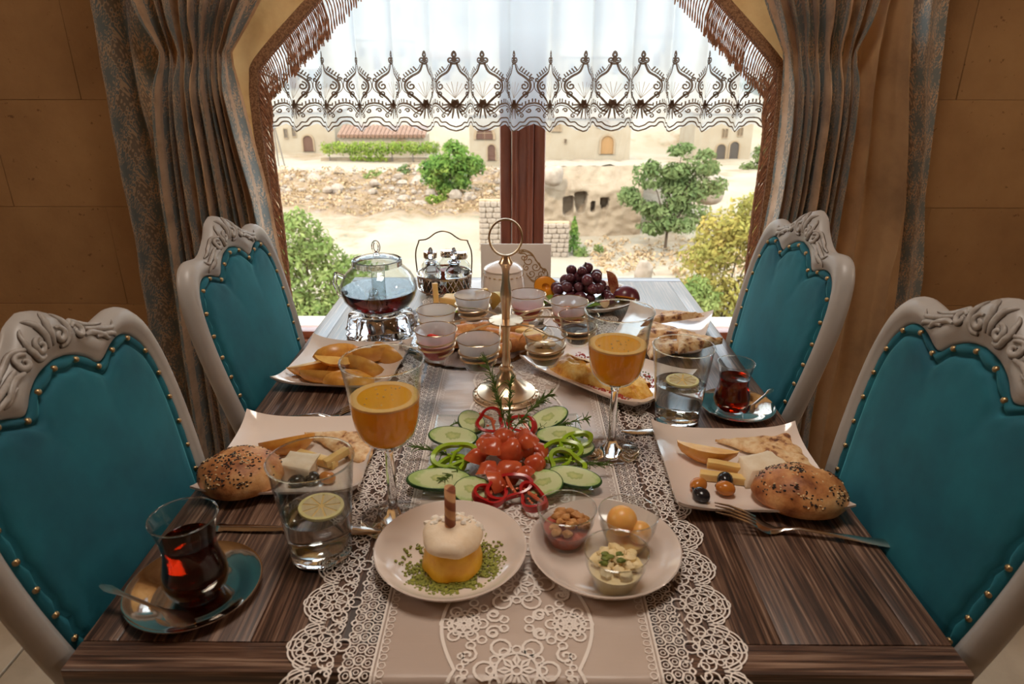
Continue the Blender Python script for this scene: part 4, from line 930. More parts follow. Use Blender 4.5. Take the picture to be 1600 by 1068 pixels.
# white plates
def sq_plate_mb(w, d, bow=.035, rise=.011, corner=.012, n=18, th=.0042):
    def P(s, t, dz):
        e = max(abs(s), abs(t)); z = .0055+rise*max(0, (e-.55)/.45)**2.2+corner*(abs(s*t))**4
        return (w/2*s*(1-bow*(1-t*t)*abs(s)), d/2*t*(1-bow*(1-s*s)*abs(t)), z+dz)
    tk = lambda k: math.sin((k/n*2-1)*PI/2)*.35+(k/n*2-1)*.65
    mb = MB(); top = [[P(tk(i), tk(j), 0) for i in range(n+1)] for j in range(n+1)]; bot = [[P(tk(i), tk(j), -th*(.75 if max(abs(tk(i)), abs(tk(j))) > .97 else 1)) for i in range(n+1)] for j in range(n+1)]
    N = (n+1)**2; vs = [p for r in top for p in r]+[p for r in bot for p in r]; fs = []
    for j in range(n):
        for i in range(n):
            k = j*(n+1)+i; fs += [(k, k+1, k+n+2, k+n+1), (N+k, N+k+n+1, N+k+n+2, N+k+1)]
    per = [i for i in range(n+1)]+[j*(n+1)+n for j in range(1, n+1)]+[n*(n+1)+i for i in range(n-1, -1, -1)]+[j*(n+1) for j in range(n-1, 0, -1)]
    for a_, b in zip(per, per[1:]+per[:1]): fs.append((a_, N+a_, N+b, b))
    return mb.add(vs, fs)
def sq_plate(label, x, y, rz, w, d, z=None, **k):
    t = thing('square_plate', label, 'plate', (x, y, z or ZT), rz, 'white square plates')
    obj('plate_body', sq_plate_mb(w, d, **k), MAT['porcelain'], t, angle=50)
    obj('foot_ring', MB().lathe([(.045, .0012), (.045, 0), (.050, 0), (.050, .0012)], 24), MAT['porcelain'], t)
    return t
sq_plate('white square plate under the left seeded bun and flatbread', -.290, .783, .02, .200, .196)
sq_plate('white square plate under the right seeded bun and olives', .289, .752, -.02, .202, .196)
sq_plate('white square plate of fried potato wedges', -.292, 1.075, -.09, .19, .19)
sq_plate('white plate under the stacked flatbread pieces', .283, 1.237, -.35, .17, .22)
sq_plate('long white rectangular plate under the folded omelette', .151, 1.045, -PI/4, .246, .165, ZL, bow=.02)
COUPE = [(0, .0040), (.046, .0040), (.058, .0062), (.070, .0128), (.0775, .0205), (.0792, .0215), (.0805, .0205), (.078, .0165), (.070, .0088), (.056, .0020), (.044, 0), (0, 0)]
def coupe(label, x, y):
    t = thing('round_plate', label, 'plate', (x, y, ZL), 0, 'round dessert plates'); obj('plate_body', MB().lathe(COUPE, 64), MAT['porcelain'], t, angle=60); return t
coupe('round white plate under the yellow dessert with the wafer roll', -.069, .585)
coupe('round white plate holding three small glass cups', .094, .589)
def fruit_plate():
    t = thing('round_plate', 'round white plate under the grapes and plums', 'plate', (.158, 1.437, ZT), 0, 'round dessert plates')
    obj('plate_body', MB().lathe([(r*1.34, z) for r, z in COUPE], 64), MAT['porcelain'], t, angle=60)
fruit_plate()

# glass salad plate
a = NT('greenish_plate_glass'); t_ = a.n('BsdfTransparent', {'Color': (.88, .94, .92, 1)}); MAT['plate_glass'] = thin_glass('greenish_plate_glass_sheet', (.96, .98, .97, 1))
t = thing('glass_plate', 'square clear glass plate under the salad', 'plate', (-.011, .787, ZL), .02)
obj('plate_body', sq_plate_mb(.205, .200, .01, .006, .004, 14, .004), MAT['plate_glass'], t, angle=50)
obj('ground_edge', MB().tube([(sx*.1025, sy*.1, .0125) for sx, sy in ((-1, -1), (1, -1), (1, 1), (-1, 1))], .0016, 6, True), MAT['thin_glass'], t)

# small clear cups with desserts
CUPO = [(0, 0), (.0195, 0), (.0205, .0015), (.0255, .018), (.0268, .021), (.0300, .030), (.0318, .0445), (.0322, .0455)]
CUPI = [(.0314, .0457), (.0290, .030), (.0258, .0215), (.0245, .018), (.0192, .0035), (0, .0030)]
ZP = ZL+.0043
def cup(label, x, y, z=ZP, s=1.0):
    t = thing('glass_cup', label, 'cup', (x, y, z), 0, 'small glass cups'); t.scale = (s, s, s); obj('cup_body', MB().lathe(CUPO+CUPI, 36), MAT['thin_glass'], t, angle=50); rim(t, .0318, .0456, .0006); return t
def fill(t, name, mat, lev, z0=.0034):
    pts = sorted((h, r) for r, h in CUPI); ri = interp(pts, lev)
    return obj(name, MB().lathe([(0, z0)]+[(r-.0003, h) for h, r in pts if z0 < h < lev]+[(ri-.0003, lev), (ri*.6, lev+.001), (0, lev+.0015)], 28), MAT[mat], t, angle=60)
MAT['ezme'] = speckled('red_pepper_paste', [(.3, srgb(140, 44, 24)), (.7, srgb(190, 80, 48))], 120, .35, bump=.4, bscale=200)
MAT['walnut'] = speckled('walnut_pieces', [(.3, srgb(168, 108, 56)), (.7, srgb(224, 168, 104))], 90, .55, bump=.5, bscale=160)
MAT['curd'] = speckled('crumbly_curd', [(.3, srgb(232, 206, 144)), (.7, srgb(250, 232, 190))], 60, .6, bump=.3, bscale=160)
MAT['butter'] = plain('pale_orange_butter', srgb(242, 180, 98), .35, Subsurface_Weight=.25)
MAT['herb'] = speckled('chopped_green_herb', [(.3, srgb(70, 84, 24)), (.7, srgb(132, 142, 56))], 150, .6)
c1 = cup('small glass cup of walnuts over red paste', .055, .612)
c2 = cup('small glass cup with two butter balls', .120, .604)
c3 = cup('small glass cup of crumbly curd with chopped herb on top', .099, .543)
def lump(mb, c, r, seed, amp=.35, n=8, m=6, fr=1.6):
    b = MB().ball((0, 0, 0), r, n, m); rr = max(r) if isinstance(r, tuple) else r; s = Vector((seed*3.1, seed*1.7, seed)); b.shift(lambda p: Vector(c)+p*(1+amp*noise.noise(p*(fr/rr)+s))); mb.add(b.v, b.f); return mb
fill(c1, 'red_paste', 'ezme', .020)
rn = random.Random(5)
for k in range(22):
    an, rr = rn.uniform(0, TAU), math.sqrt(rn.random())*.021; obj('walnut_piece', lump(MB(), (rr*math.cos(an), rr*math.sin(an), .0245+.013*(1-(rr/.021)**2)*rn.uniform(.5, 1)), (.0062, .0048, .0042), k, .5), MAT['walnut'], c1)
fill(c2, 'butter_base', 'butter', .013)
obj('butter_ball', MB().ball((-.006, .003, .032), .0165, 20, 14), MAT['butter'], c2); obj('butter_ball', MB().ball((.0125, -.006, .0235), .0125, 20, 14), MAT['butter'], c2)
fill(c3, 'curd', 'curd', .026)
for k in range(16):
    an, rr = TAU*k/16*2.4, .004+.019*(k/16)**.6; obj('curd_lump', lump(MB(), (rr*math.cos(an), rr*math.sin(an), .030+.004*(1-rr/.023)), (.0064, .0058, .005), k+40, .5), MAT['curd'], c3)
for k in range(7): obj('herb_piece', lump(MB(), (-.004+rn.uniform(-.009, .009), -.002+rn.uniform(-.008, .006), .0385+rn.uniform(-.002, .002)), (.0042, .0032, .0018), k+70, .6), MAT['herb'], c3)

# ------------------------------------------------------------------ brass stand with eight bowls
SX, SYY = -.016, .975
st = thing('serving_stand', 'tall brass carousel stand with ring handle holding eight glass bowls', 'stand', (SX, SYY, ZL))
obj('base', MB().lathe([(0, 0), (.051, 0), (.0535, .0018), (.0535, .0042), (.050, .0065), (.047, .0072), (.046, .0095), (.036, .0115), (.030, .014), (.022, .022), (.0165, .027), (.0148, .0315), (.0160, .034), (.0148, .0365), (.0105, .042), (.0095, .046), (.0115, .0495), (.0085, .053), (0, .053)], 48), MAT['gold'], st, angle=40)
for k in range(24): an = TAU*k/24; o = obj('base_bead', MB().ball((.0492*math.cos(an), .0492*math.sin(an), .0068), (.0022, .0022, .0014), 6, 4), MAT['gold'], st)
obj('stem', MB().lathe([(.0062, .053), (.0075, .060), (.0060, .070), (.0055, .105), (.0070, .118), (.0062, .124), (.0064, .150), (.0085, .163), (.0088, .172), (.0062, .190), (.0054, .205), (.0070, .212), (.0110, .2185), (.0070, .225), (.0060, .229), (0, .230)], 20), MAT['gold'], st, angle=50)
obj('disc', MB().lathe([(.006, .1275), (.0245, .1260), (.0268, .1270), (.0262, .1290), (.018, .1296), (.006, .1310)], 40), MAT['gold'], st, angle=50)
ring = MB(); rows = []
for k in range(40):
    an = TAU*k/40; rows.append([(r*math.cos(an), y, .256+r*1.12*math.sin(an)) for r, y in ((.0228, -.0034), (.0252, -.003), (.0252, .003), (.0228, .0034))])
obj('ring_handle', ring.grid(rows, cu=True, cv=True), MAT['gold'], st, angle=40)
BOWLS = [(-.073, 1.079), (.018, 1.083), (.085, 1.047), (-.125, 1.003), (-.117, .920), (-.053, .884), (.041, .902), (.095, .981)]
ZB = .887
for bx, by in BOWLS:
    mb = MB(); ux, uy = bx-SX, by-SYY; L = math.hypot(ux, uy); ux /= L; uy /= L; a0 = math.atan2(-uy, -ux); zc = ZB-.020-ZL
    pts = [(ux*.02, uy*.02, .128)]; E_ = Vector((bx-SX, by-SYY))
    for k in range(1, 6): f = k/6; q = Vector((ux*.02, uy*.02)).lerp(E_+Vector((math.cos(a0-.9), math.sin(a0-.9)))*.030, f); pts.append((q.x, q.y, lerp(.128, zc+.006, f)+.004*math.sin(PI*f)))
    for k in range(61):
        f = k/60; an = a0-.9-TAU*2.15*f; r = interp([(0, .0292), (.5, .0268), (1, .0238)], f); pts.append((E_.x+r*math.cos(an), E_.y+r*math.sin(an), zc+.006-.020*f))
    obj('cup_holder', MB().tube(pts, .0016, 7), MAT['gold'], st)
def whitened(name, f):
    """thin glass with reflected light put into the colour of its pale upper half"""
    a = NT(name); tr = a.n('BsdfTransparent', {'Color': (.95, .96, .97, 1)}); d = a.n('BsdfTranslucent', {'Color': (.92, .93, .96, 1)}); e = a.n('BsdfDiffuse', {'Color': (.88, .89, .93, 1)}); g = a.n('BsdfGlossy', {'Roughness': .05})
    m = a.n('MixShader', {0: .5}); a.t.links.new(d.outputs[0], m.inputs[1]); a.t.links.new(e.outputs[0], m.inputs[2])
    sp = a.n('SeparateXYZ'); a.set(sp, 0, a.coord()); zf_ = a.n('MapRange', {'From Min': .022, 'From Max': .030, 'To Min': .05, 'To Max': f+.14}); a.set(zf_, 'Value', sp.outputs[2])
    m2 = a.n('MixShader'); a.set(m2, 0, zf_.outputs[0]); a.t.links.new(tr.outputs[0], m2.inputs[1]); a.t.links.new(m.outputs[0], m2.inputs[2])
    lw = a.n('LayerWeight', {'Blend': .5}); fr = a.math('MULTIPLY_ADD', a.math('POWER', lw.outputs['Facing'], 4.0), .75, .035); m3 = a.n('MixShader'); a.set(m3, 0, fr); a.t.links.new(m2.outputs[0], m3.inputs[1]); a.t.links.new(g.outputs[0], m3.inputs[2]); a.surface(m3); return a.m
MAT['painted_sheen'] = whitened('painted_sheen_glass', .32)  # clear bowls; the white upper half is a painted reflection
MAT['jam_red'] = plain('red_jam', srgb(190, 30, 14), .15); MAT['jam_cherry'] = plain('orange_red_preserve', srgb(200, 84, 36), .2); MAT['molasses'] = plain('dark_molasses', srgb(38, 26, 20), .1); MAT['olive_paste'] = plain('dark_olive_paste', srgb(62, 54, 34), .3)
MAT['honey'] = plain('amber_honey', srgb(150, 100, 44), .12, Transmission_Weight=.3); MAT['cream'] = plain('clotted_cream', srgb(240, 224, 200), .5); MAT['tahini'] = plain('brown_tahini', srgb(150, 116, 74), .3)
spec = [('painted_sheen', 'tahini', 'small frosted bowl with dark herb flecks, back left on the brass stand', 'olive_paste'), ('painted_sheen', 'jam_red', 'small frosted bowl of red jam, behind the brass stem', None), ('painted_sheen', 'jam_cherry', 'small bowl of orange red preserve, at the back right of the brass stand', 'jam_cherry'), ('painted_sheen', 'cream', 'small frosted bowl beside the teapot stand, left on the brass stand', None),
        ('painted_sheen', 'jam_red', 'frosted bowl of red jam topped with dried pepper, front left on the brass stand', 'jam_red'), ('painted_sheen', 'olive_paste', 'small bowl of dark syrup tilted toward the camera, front left of the brass stem', 'honey'), ('thin_glass', 'tahini', 'small clear bowl with butter in brown paste, front right of the brass stem', 'cream'), ('thin_glass', 'molasses', 'small clear bowl of dark molasses, half behind the juice goblet', None)]
for (bx, by), (gm, fm, lab, top) in zip(BOWLS, spec):
    t = thing('jam_bowl', lab, 'bowl', (bx, by, ZB-.0465), 0, 'glass bowls on the brass stand')
    BO = [(0, 0), (.0165, 0), (.0180, .001), (.0228, .012), (.0258, .026), (.0300, .0440), (.0312, .0465)]; BI = [(.0304, .0467), (.0288, .044), (.0247, .026), (.0217, .013), (.016, .0035), (0, .003)]
    obj('bowl_body', MB().lathe(BO+BI, 36), MAT[gm], t, angle=50); obj('gilt_rim', MB().lathe([(.0312, .0464), (.0316, .0471), (.0308, .0476), (.0303, .0469)], 36), MAT['rim_gilt'], t)
    lev = .026 if gm == 'painted_sheen' else .024; pts = sorted((h, r) for r, h in BI)
    obj('filling', MB().lathe([(0, .0034)]+[(r-.0003, h) for h, r in pts if .0034 < h < lev]+[(interp(pts, lev)-.0003, lev), (.012, lev+.0008), (0, lev+.001)], 28), MAT[fm], t, angle=60)
    if top:
        for k in range(3): obj('topping', lump(MB(), (rn.uniform(-.008, .008), rn.uniform(-.008, .008), lev+.004+.002*k), (.0095, .007, .0045), k+int(bx*900), .5, 10, 7), MAT[top], t)

# ------------------------------------------------------------------ teapot on its crystal warmer
TPX, TPY = -.263, 1.245
w = thing('teapot_warmer', 'ribbed crystal warmer on a mirrored base under the glass teapot', 'warmer', (TPX, TPY, ZT))
obj('mirror_base', MB().lathe([(0, 0), (.066, 0), (.069, .002), (.069, .006), (.066, .008), (0, .008)], 48), MAT['silver'], w, angle=40)
def lobed(prof, lobes, amp, n=144, pw=1):
    mb = MB(); rows = []
    for r, z, k in prof: rows.append([((r*(1+k*amp*abs(math.cos(lobes*TAU*i/n/2))**pw))*math.cos(TAU*i/n), (r*(1+k*amp*abs(math.cos(lobes*TAU*i/n/2))**pw))*math.sin(TAU*i/n), z) for i in range(n)])
    return mb.grid(rows, cu=True)
obj('ribbed_ring', lobed([(.030, .0085, 0), (.060, .0085, .6), (.063, .011, 1), (.060, .016, 1), (.057, .030, 1), (.055, .042, 1), (.051, .046, .8), (.040, .046, .3), (.034, .040, 0), (.032, .012, 0), (.030, .0085, 0)], 12, .15), MAT['crystal'], w, angle=50)
obj('tealight', MB().lathe([(0, .0085), (.019, .0085), (.019, .022), (.017, .022), (.017, .019), (0, .019)], 24), MAT['silver'], w)
tp = thing('teapot', 'round glass teapot of dark red tea with lid and loop knob', 'teapot', (TPX, TPY, ZT+.0475))
GO = [(0, 0), (.034, 0), (.040, .003), (.058, .014), (.068, .028), (.0725, .044), (.0715, .058), (.064, .074), (.052, .086), (.0445, .0915), (.0425, .094), (.0430, .102)]
GI = [(.0415, .102), (.0410, .094), (.0430, .090), (.0508, .0845), (.0625, .0728), (.0700, .0575), (.0710, .044), (.0665, .0285), (.0568, .0155), (.039, .0045), (0, .0025)]
obj('body', MB().lathe(GO+GI, 56), MAT['thin_glass'], tp, angle=60)
lev = .046; pts = sorted((h, r) for r, h in GI)
obj('tea', MB().lathe([(0, .003)]+[(r-.0003, h) for h, r in pts if .003 < h < lev]+[(interp(pts, lev)-.0004, lev), (0, lev)], 48), MAT['tea_pot'], tp, angle=50)
obj('spout', MB().tube([(.004, -.064, .036), (.006, -.078, .044), (.008, -.086, .058), (.009, -.093, .068)], [.0165, .0135, .009, .0075], 16), MAT['thin_glass'], tp)
obj('spout_lip', MB().tube([(.009+.0076*math.cos(TAU*k/16), -.0935+.004*math.sin(TAU*k/16), .0685+.0064*math.sin(TAU*k/16)) for k in range(16)], .0011, 6, True), MAT['crystal'], tp)
obj('infuser', MB().lathe([(0, .006), (.008, .006), (.0105, .012), (.0125, .05), (.0135, .094), (.0128, .094), (.0118, .05), (.0098, .013), (0, .0075)], 20), MAT['thin_glass'], tp)
obj('lid', MB().lathe([(.0405, .0935), (.0455, .0940), (.0462, .0965), (.0450, .1005), (.0400, .1045), (.030, .1085), (.016, .1115), (0, .1125), (0, .1110), (.016, .1098), (.030, .1066), (.0400, .1020), (.0405, .0935)], 40), MAT['thin_glass'], tp, angle=50)
obj('lid_edge', MB().lathe([(.0440, .1040), (.0466, .1030), (.0468, .0930), (.0445, .0920)], 40), MAT['crystal'], tp)
obj('knob', MB().tube([(.0055*math.cos(TAU*k/20)*1.1, 0, .127+.0105*math.sin(TAU*k/20)) for k in range(20)], .0026, 8, True).lathe([(.007, .111), (.005, .115), (.003, .117)], 12), MAT['crystal'], tp)
obj('handle', MB().tube([(-.069, .02, .062), (-.088, .03, .066), (-.093, .032, .045), (-.083, .028, .022), (-.064, .02, .02)], .0045, 8), MAT['crystal'], tp)

# ------------------------------------------------------------------ cruet caddy
cd = thing('cruet_caddy', 'silver cruet caddy with bronze wire handle beside the glass teapot', 'caddy', (-.166, 1.512, ZT))
for zz, r in ((.012, .060), (.044, .0625), (.046, .0625)): obj('hoop', MB().tube([(r*math.cos(TAU*k/40), r*math.sin(TAU*k/40), zz) for k in range(40)], .0017, 6, True), MAT['silver'], cd)
lat = MB()
for k in range(30):
    for q in (-1, 1): lat.tube([((.060+.0025*f)*math.cos(TAU*(k+q*f*1.5)/30), (.060+.0025*f)*math.sin(TAU*(k+q*f*1.5)/30), .012+.033*f) for f in (0, .25, .5, .75, 1)], .0009, 4)
o = obj('lattice', lat, MAT['silver'], cd); o['kind'] = 'stuff'
obj('tray', MB().lathe([(0, .009), (.061, .009), (.062, .012), (0, .012)], 40), MAT['silver'], cd)
for k in range(4): an = PI/4+PI/2*k; obj('foot', MB().ball((.05*math.cos(an), .05*math.sin(an), .0046), (.0055, .0055, .0046), 10, 8), MAT['silver'], cd)
obj('handle', MB().tube([(p.x, 0, p.z) for p in catmull([(-.0615, 0, .040), (-.064, 0, .075), (-.0625, 0, .098), (-.056, 0, .116), (-.054, 0, .121), (-.040, 0, .123), (-.030, 0, .128), (-.016, 0, .138), (0, 0, .142), (.016, 0, .138), (.030, 0, .128), (.040, 0, .123), (.054, 0, .121), (.056, 0, .116), (.0625, 0, .098), (.064, 0, .075), (.0615, 0, .040)], 70)], .0016, 7), MAT['dark_wire'], cd)
MAT['pepper'] = speckled('ground_pepper', [(.3, srgb(52, 42, 34)), (.7, srgb(96, 80, 64))], 400, .8); MAT['yellow_oil'] = plain('yellow_oil', srgb(190, 150, 50), .15, Transmission_Weight=.5); MAT['salt'] = plain('fine_salt', srgb(236, 230, 224), .8)
for i, (jx, jy, cont, stop, lab) in enumerate(((-.026, -.030, 'pepper', 1, 'glass cruet with pointed crystal stopper and dark filling, front left in the caddy'), (.026, -.030, 'yellow_oil', 1, 'glass cruet with pointed crystal stopper and yellow filling, front right in the caddy'), (-.034, .024, 'salt', 0, 'glass jar with metal lid, back left in the caddy'), (.004, .036, 'ezme', 0, 'glass jar with metal lid, at the back of the caddy'), (.037, .020, 'pepper', 0, 'glass jar with metal lid, back right in the caddy'))):
    j = thing('cruet_jar', lab, 'jar', (-.166+jx, 1.512+jy, ZT+.0125), 0, 'cruets in the caddy')
    JO = [(0, 0), (.0195, 0), (.021, .002), (.021, .030), (.0222, .034), (.0210, .039), (.0222, .043), (.020, .048), (.0135, .0555), (.0120, .058), (.0120, .064), (.0145, .066), (.0145, .068)]; JI = [(.0130, .068), (.0108, .063), (.0108, .0575), (.019, .0468), (.0195, .003), (0, .0025)]
    obj('jar_body', MB().lathe(JO+JI, 24), MAT['crystal'] if stop else MAT['thin_glass'], j, angle=45)
    obj('filling', MB().lathe([(0, .0028), (.0190, .0032), (.0190, .030), (0, .031)], 20), MAT[cont], j)
    if stop: obj('stopper', MB().lathe([(.0100, .064), (.0105, .069), (.0050, .0725), (.0045, .075), (.0085, .082), (.0072, .088), (.0030, .099), (0, .1005)], 8), MAT['crystal'], j, smooth=False)
    else: obj('lid', MB().lathe([(.0150, .062), (.0158, .063), (.0158, .074), (.0140, .0765), (0, .078)], 24), MAT['silver'], j, angle=40)

# ------------------------------------------------------------------ sugar bowl and card behind it
sb = thing('sugar_bowl', 'white porcelain sugar bowl with gold dashed band, behind the brass stand', 'bowl', (-.029, 1.462, ZT))
obj('bowl_body', MB().lathe([(0, 0), (.036, 0), (.0395, .002), (.0462, .012), (.0478, .028), (.0462, .046), (.0432, .064), (.0425, .0685), (0, .0685)], 48), MAT['porcelain'], sb, angle=50)
ld = obj('lid', MB().lathe([(.0437, .0690), (.0440, .0712), (.040, .0755), (.030, .0815), (.016, .0860), (.006, .0875), (.005, .0905), (.0085, .0940), (.0085, .0975), (.005, .1005), (0, .101)], 48), MAT['porcelain'], sb, angle=50)
for k in range(22): an = TAU*k/22; obj('gold_dash', MB().tube([(.0450*math.cos(an+q*.10), .0450*math.sin(an+q*.10), .0585-.0) for q in (-.7, -.35, 0, .35, .7)], [.0004, .0013, .0010, .0013, .0004], 5), MAT['gold_print'], sb)
cdd = thing('card_stand', 'white card box with gold scroll ornament in front of the mullion', 'card', (-.0015, 1.552, ZT))
obj('card_body', MB().add([(-.0815, -.018, 0), (.0815, -.018, 0), (.0815, .03, 0), (-.0815, .03, 0), (-.0815, -.010, .105), (.0815, -.010, .105), (.0815, -.004, .105), (-.0815, -.004, .105)], [(3, 2, 1, 0), (4, 5, 6, 7), (0, 1, 5, 4), (1, 2, 6, 5), (2, 3, 7, 6), (3, 0, 4, 7)]), MAT['white_card'], cdd, bevel=.0015)
def cfn(x, y): return (x, -.0182+.008*y/.105-.0004, y)
mb = MB()
for (cx, cy, r, a0, s, tn) in ((.030, .066, .016, 0, 1, 1.4), (.018, .074, .010, 2, -1, 1.3), (.046, .052, .012, 1, -1, 1.4), (.036, .036, .011, 3, 1, 1.3), (.058, .034, .008, 0, 1, 1.2), (.024, .050, .008, 2, 1, 1.2), (.052, .024, .007, 4, -1, 1.3), (.066, .042, .005, 1, 1, 1.2), (.012, .086, .006, 0, 1, 1.2)): mb.ribbon(spiral0(cx, cy, r, tn, a0, s, 22), .0021, False, cfn)
for off in (0, .0035): mb.ribbon([(p.x+off*.5, p.z-off) for p in catmull([(.002, 0, .088), (.018, 0, .092), (.036, 0, .084), (.048, 0, .066), (.060, 0, .050), (.070, 0, .046), (.073, 0, .032), (.062, 0, .024), (.050, 0, .018), (.036, 0, .022), (.028, 0, .032)], 50)], .0019, False, cfn)
obj('gold_ornament', mb, MAT['gold_print'], cdd, smooth=False)

# ------------------------------------------------------------------ crystal platter under the stand
cpz = ZL
a_, b = .135, .192; PX, PY = -.084, 1.226
t = thing('crystal_platter', 'oval scalloped crystal platter of pastries and cheese under the brass stand', 'platter', (PX, PY, cpz))
mb = MB(); rows = []
for f, z, k in ((.02, .004, 0), (.5, .004, 0), (.74, .0045, .2), (.86, .010, .6), (.97, .018, 1), (1.0, .0205, 1.2), (.98, .0165, 1.1), (.87, .006, .6), (.74, 0, .2), (.02, 0, 0)):
    rows.append([(a_*f*math.cos(TAU*i/128)*(1+.045*k*abs(math.cos(14*TAU*i/128))), b*f*math.sin(TAU*i/128)*(1+.045*k*abs(math.cos(14*TAU*i/128))), z+.0015*k*math.cos(28*TAU*i/128)) for i in range(128)])
obj('platter_body', mb.grid(rows, cu=True), MAT['crystal'], t, angle=35)

# ------------------------------------------------------------------ cutlery
def bladed(mb, p0, p1, prof, th):
    """flat cutlery along p0->p1; prof: (fraction, half width, lift)"""
    p0, p1 = Vector(p0), Vector(p1); d = (p1-p0); u = d.normalized(); n = Vector((-u.y, u.x, 0)).normalized(); rows = []
    for f, w, h in prof:
        c = p0+d*f+Vector((0, 0, h)); rows.append([c-n*w, c-n*w*.5+Vector((0, 0, th)), c+n*w*.5+Vector((0, 0, th)), c+n*w, c+n*w*.5-Vector((0, 0, th*.4)), c-n*w*.5-Vector((0, 0, th*.4))])
    mb.grid(rows, cu=True); mb.f += [tuple(range(6)), tuple(len(mb.v)-6+k for k in range(6))[::-1]]; return n, u
def fork(label, p0, p1):
    t = thing('fork', label, 'fork', (0, 0, 0), 0, 'forks'); mb = MB(); p0, p1 = Vector(p0), Vector(p1); u = (p1-p0).normalized(); n = Vector((-u.y, u.x, 0)).normalized(); L = (p1-p0).length
    bladed(mb, p0, p1, [(.0, .0112, .0095), (.04, .0118, .0062), (.09, .0105, .0028), (.15, .0062, .0018), (.20, .0036, .0048), (.30, .0030, .0078), (.5, .0034, .0060), (.75, .0056, .0035), (.90, .0074, .003), (.93, .0060, .003), (.955, .0088, .003), (.985, .0084, .003), (1.0, .0035, .003)], .0016)
    obj('handle', mb, MAT['steel'], t, angle=55)
    for k in range(4):
        o_ = n*(-.0096+.0064*k); q = MB().tube([p0+o_+Vector((0, 0, .0092)), p0+o_*1.0-u*.012+Vector((0, 0, .0150)), p0+o_*.98-u*.030+Vector((0, 0, .0205)), p0+o_*.95-u*.046+Vector((0, 0, .0225))], [.0021, .0017, .0014, .0007], 6); obj('tine', q, MAT['steel'], t)
    return t
def knife(label, p0, p1):
    t = thing('knife', label, 'knife', (0, 0, 0), 0, 'knives'); mb = MB(); bladed(mb, p0, p1, [(0, .0028, .002), (.02, .0078, .0022), (.06, .0072, .0022), (.08, .0056, .0022), (.2, .0062, .0024), (.38, .0050, .0026), (.42, .0034, .0026), (.45, .0058, .0022)], .0022); obj('handle', mb, MAT['steel'], t, angle=55)
    mb = MB(); bladed(mb, p0, p1, [(.44, .0052, .0024), (.6, .0078, .0024), (.85, .0082, .0024), (.94, .0066, .0024), (1.0, .0012, .0024)], .0008); obj('blade', mb, MAT['steel'], t, angle=40)
fork('steel fork with decorated handle beside the right square plate', (.273, .643, ZT+.001), (.424, .612, ZT+.001))
knife('steel knife in front of the left plate, behind the tea glass', (-.347, .640, ZT), (-.152, .630, ZL+.001))
knife('steel knife behind the right square plate, under the tumbler', (.300, .862, ZT), (.150, .856, ZL+.001))
fork('steel fork behind the left square plate', (-.262, .901, ZT+.001), (-.372, .892, ZT+.001))

# ------------------------------------------------------------------ food
rn = random.Random(77)
MAT['bun'] = speckled('baked_bun_crust', [(.36, srgb(128, 68, 34)), (.48, srgb(190, 124, 70)), (.60, srgb(222, 168, 110)), (.74, srgb(240, 204, 158))], 22, .5, 8, .6, 110, .002)
MAT['seed_dark'] = plain('black_seed', srgb(40, 30, 26), .5); MAT['seed_pale'] = plain('sesame_seed', srgb(226, 196, 150), .5)
MAT['flat'] = speckled('griddled_flatbread', [(.33, srgb(92, 52, 36)), (.40, srgb(160, 104, 64)), (.46, srgb(222, 174, 118)), (.66, srgb(248, 222, 178))], 62, .6, 9, .4, 140, .002, .15)
MAT['potato_skin'] = speckled('fried_potato_skin', [(.3, srgb(204, 132, 50)), (.7, srgb(238, 178, 86))], 50, .3, 5); MAT['potato'] = speckled('fried_potato_flesh', [(.3, srgb(230, 164, 62)), (.7, srgb(250, 206, 112))], 40, .35, 5, .2, 120, .001)
MAT['kasar'] = plain('yellow_cheese', srgb(244, 204, 132), .45, Subsurface_Weight=.15); MAT['feta'] = speckled('white_cheese', [(.3, srgb(234, 214, 182)), (.7, srgb(248, 234, 210))], 60, .6, 5, .3, 120, .002)
MAT['olive_black'] = plain('black_olive_skin', srgb(34, 32, 36), .18); MAT['olive_green'] = plain('amber_olive_skin', srgb(196, 120, 48), .22)
MAT['cuc'] = None
a = NT('cucumber_flesh'); v = a.coord(); sp = a.n('SeparateXYZ'); a.set(sp, 0, v)
rad = a.math('SQRT', a.math('ADD', a.math('MULTIPLY', sp.outputs[0], sp.outputs[0]), a.math('MULTIPLY', a.math('MULTIPLY', sp.outputs[1], sp.outputs[1]), 2.2)))
f = a.math('ADD', a.math('MULTIPLY', rad, 26), a.math('MULTIPLY_ADD', a.noise(v, 160, 4), .5, -.25))
a.p(Base_Color=a.ramp(f, [(.06, srgb(196, 204, 138)), (.22, srgb(166, 184, 118)), (.30, srgb(206, 214, 164)), (.62, srgb(204, 216, 164)), (.8, srgb(168, 196, 122))]), Roughness=.2); MAT['cuc'] = a.m
MAT['cuc_skin'] = speckled('cucumber_skin', [(.3, srgb(24, 62, 24)), (.7, srgb(58, 104, 44))], 60, .3)
MAT['pepper_green'] = plain('green_pepper', srgb(150, 186, 40), .2, Subsurface_Weight=.1); MAT['pepper_red'] = plain('red_pepper', srgb(180, 38, 38), .18); MAT['tomato'] = speckled('tomato_skin', [(.3, srgb(172, 62, 36)), (.7, srgb(206, 100, 58))], 40, .24); MAT['tomato_flesh'] = speckled('tomato_flesh', [(.3, srgb(196, 88, 58)), (.7, srgb(222, 128, 90))], 90, .22)
MAT['dill'] = plain('dill_green', srgb(86, 112, 44), .5); MAT['leaf'] = speckled('salad_leaf', [(.3, srgb(84, 124, 38)), (.7, srgb(142, 176, 66))], 60, .4)

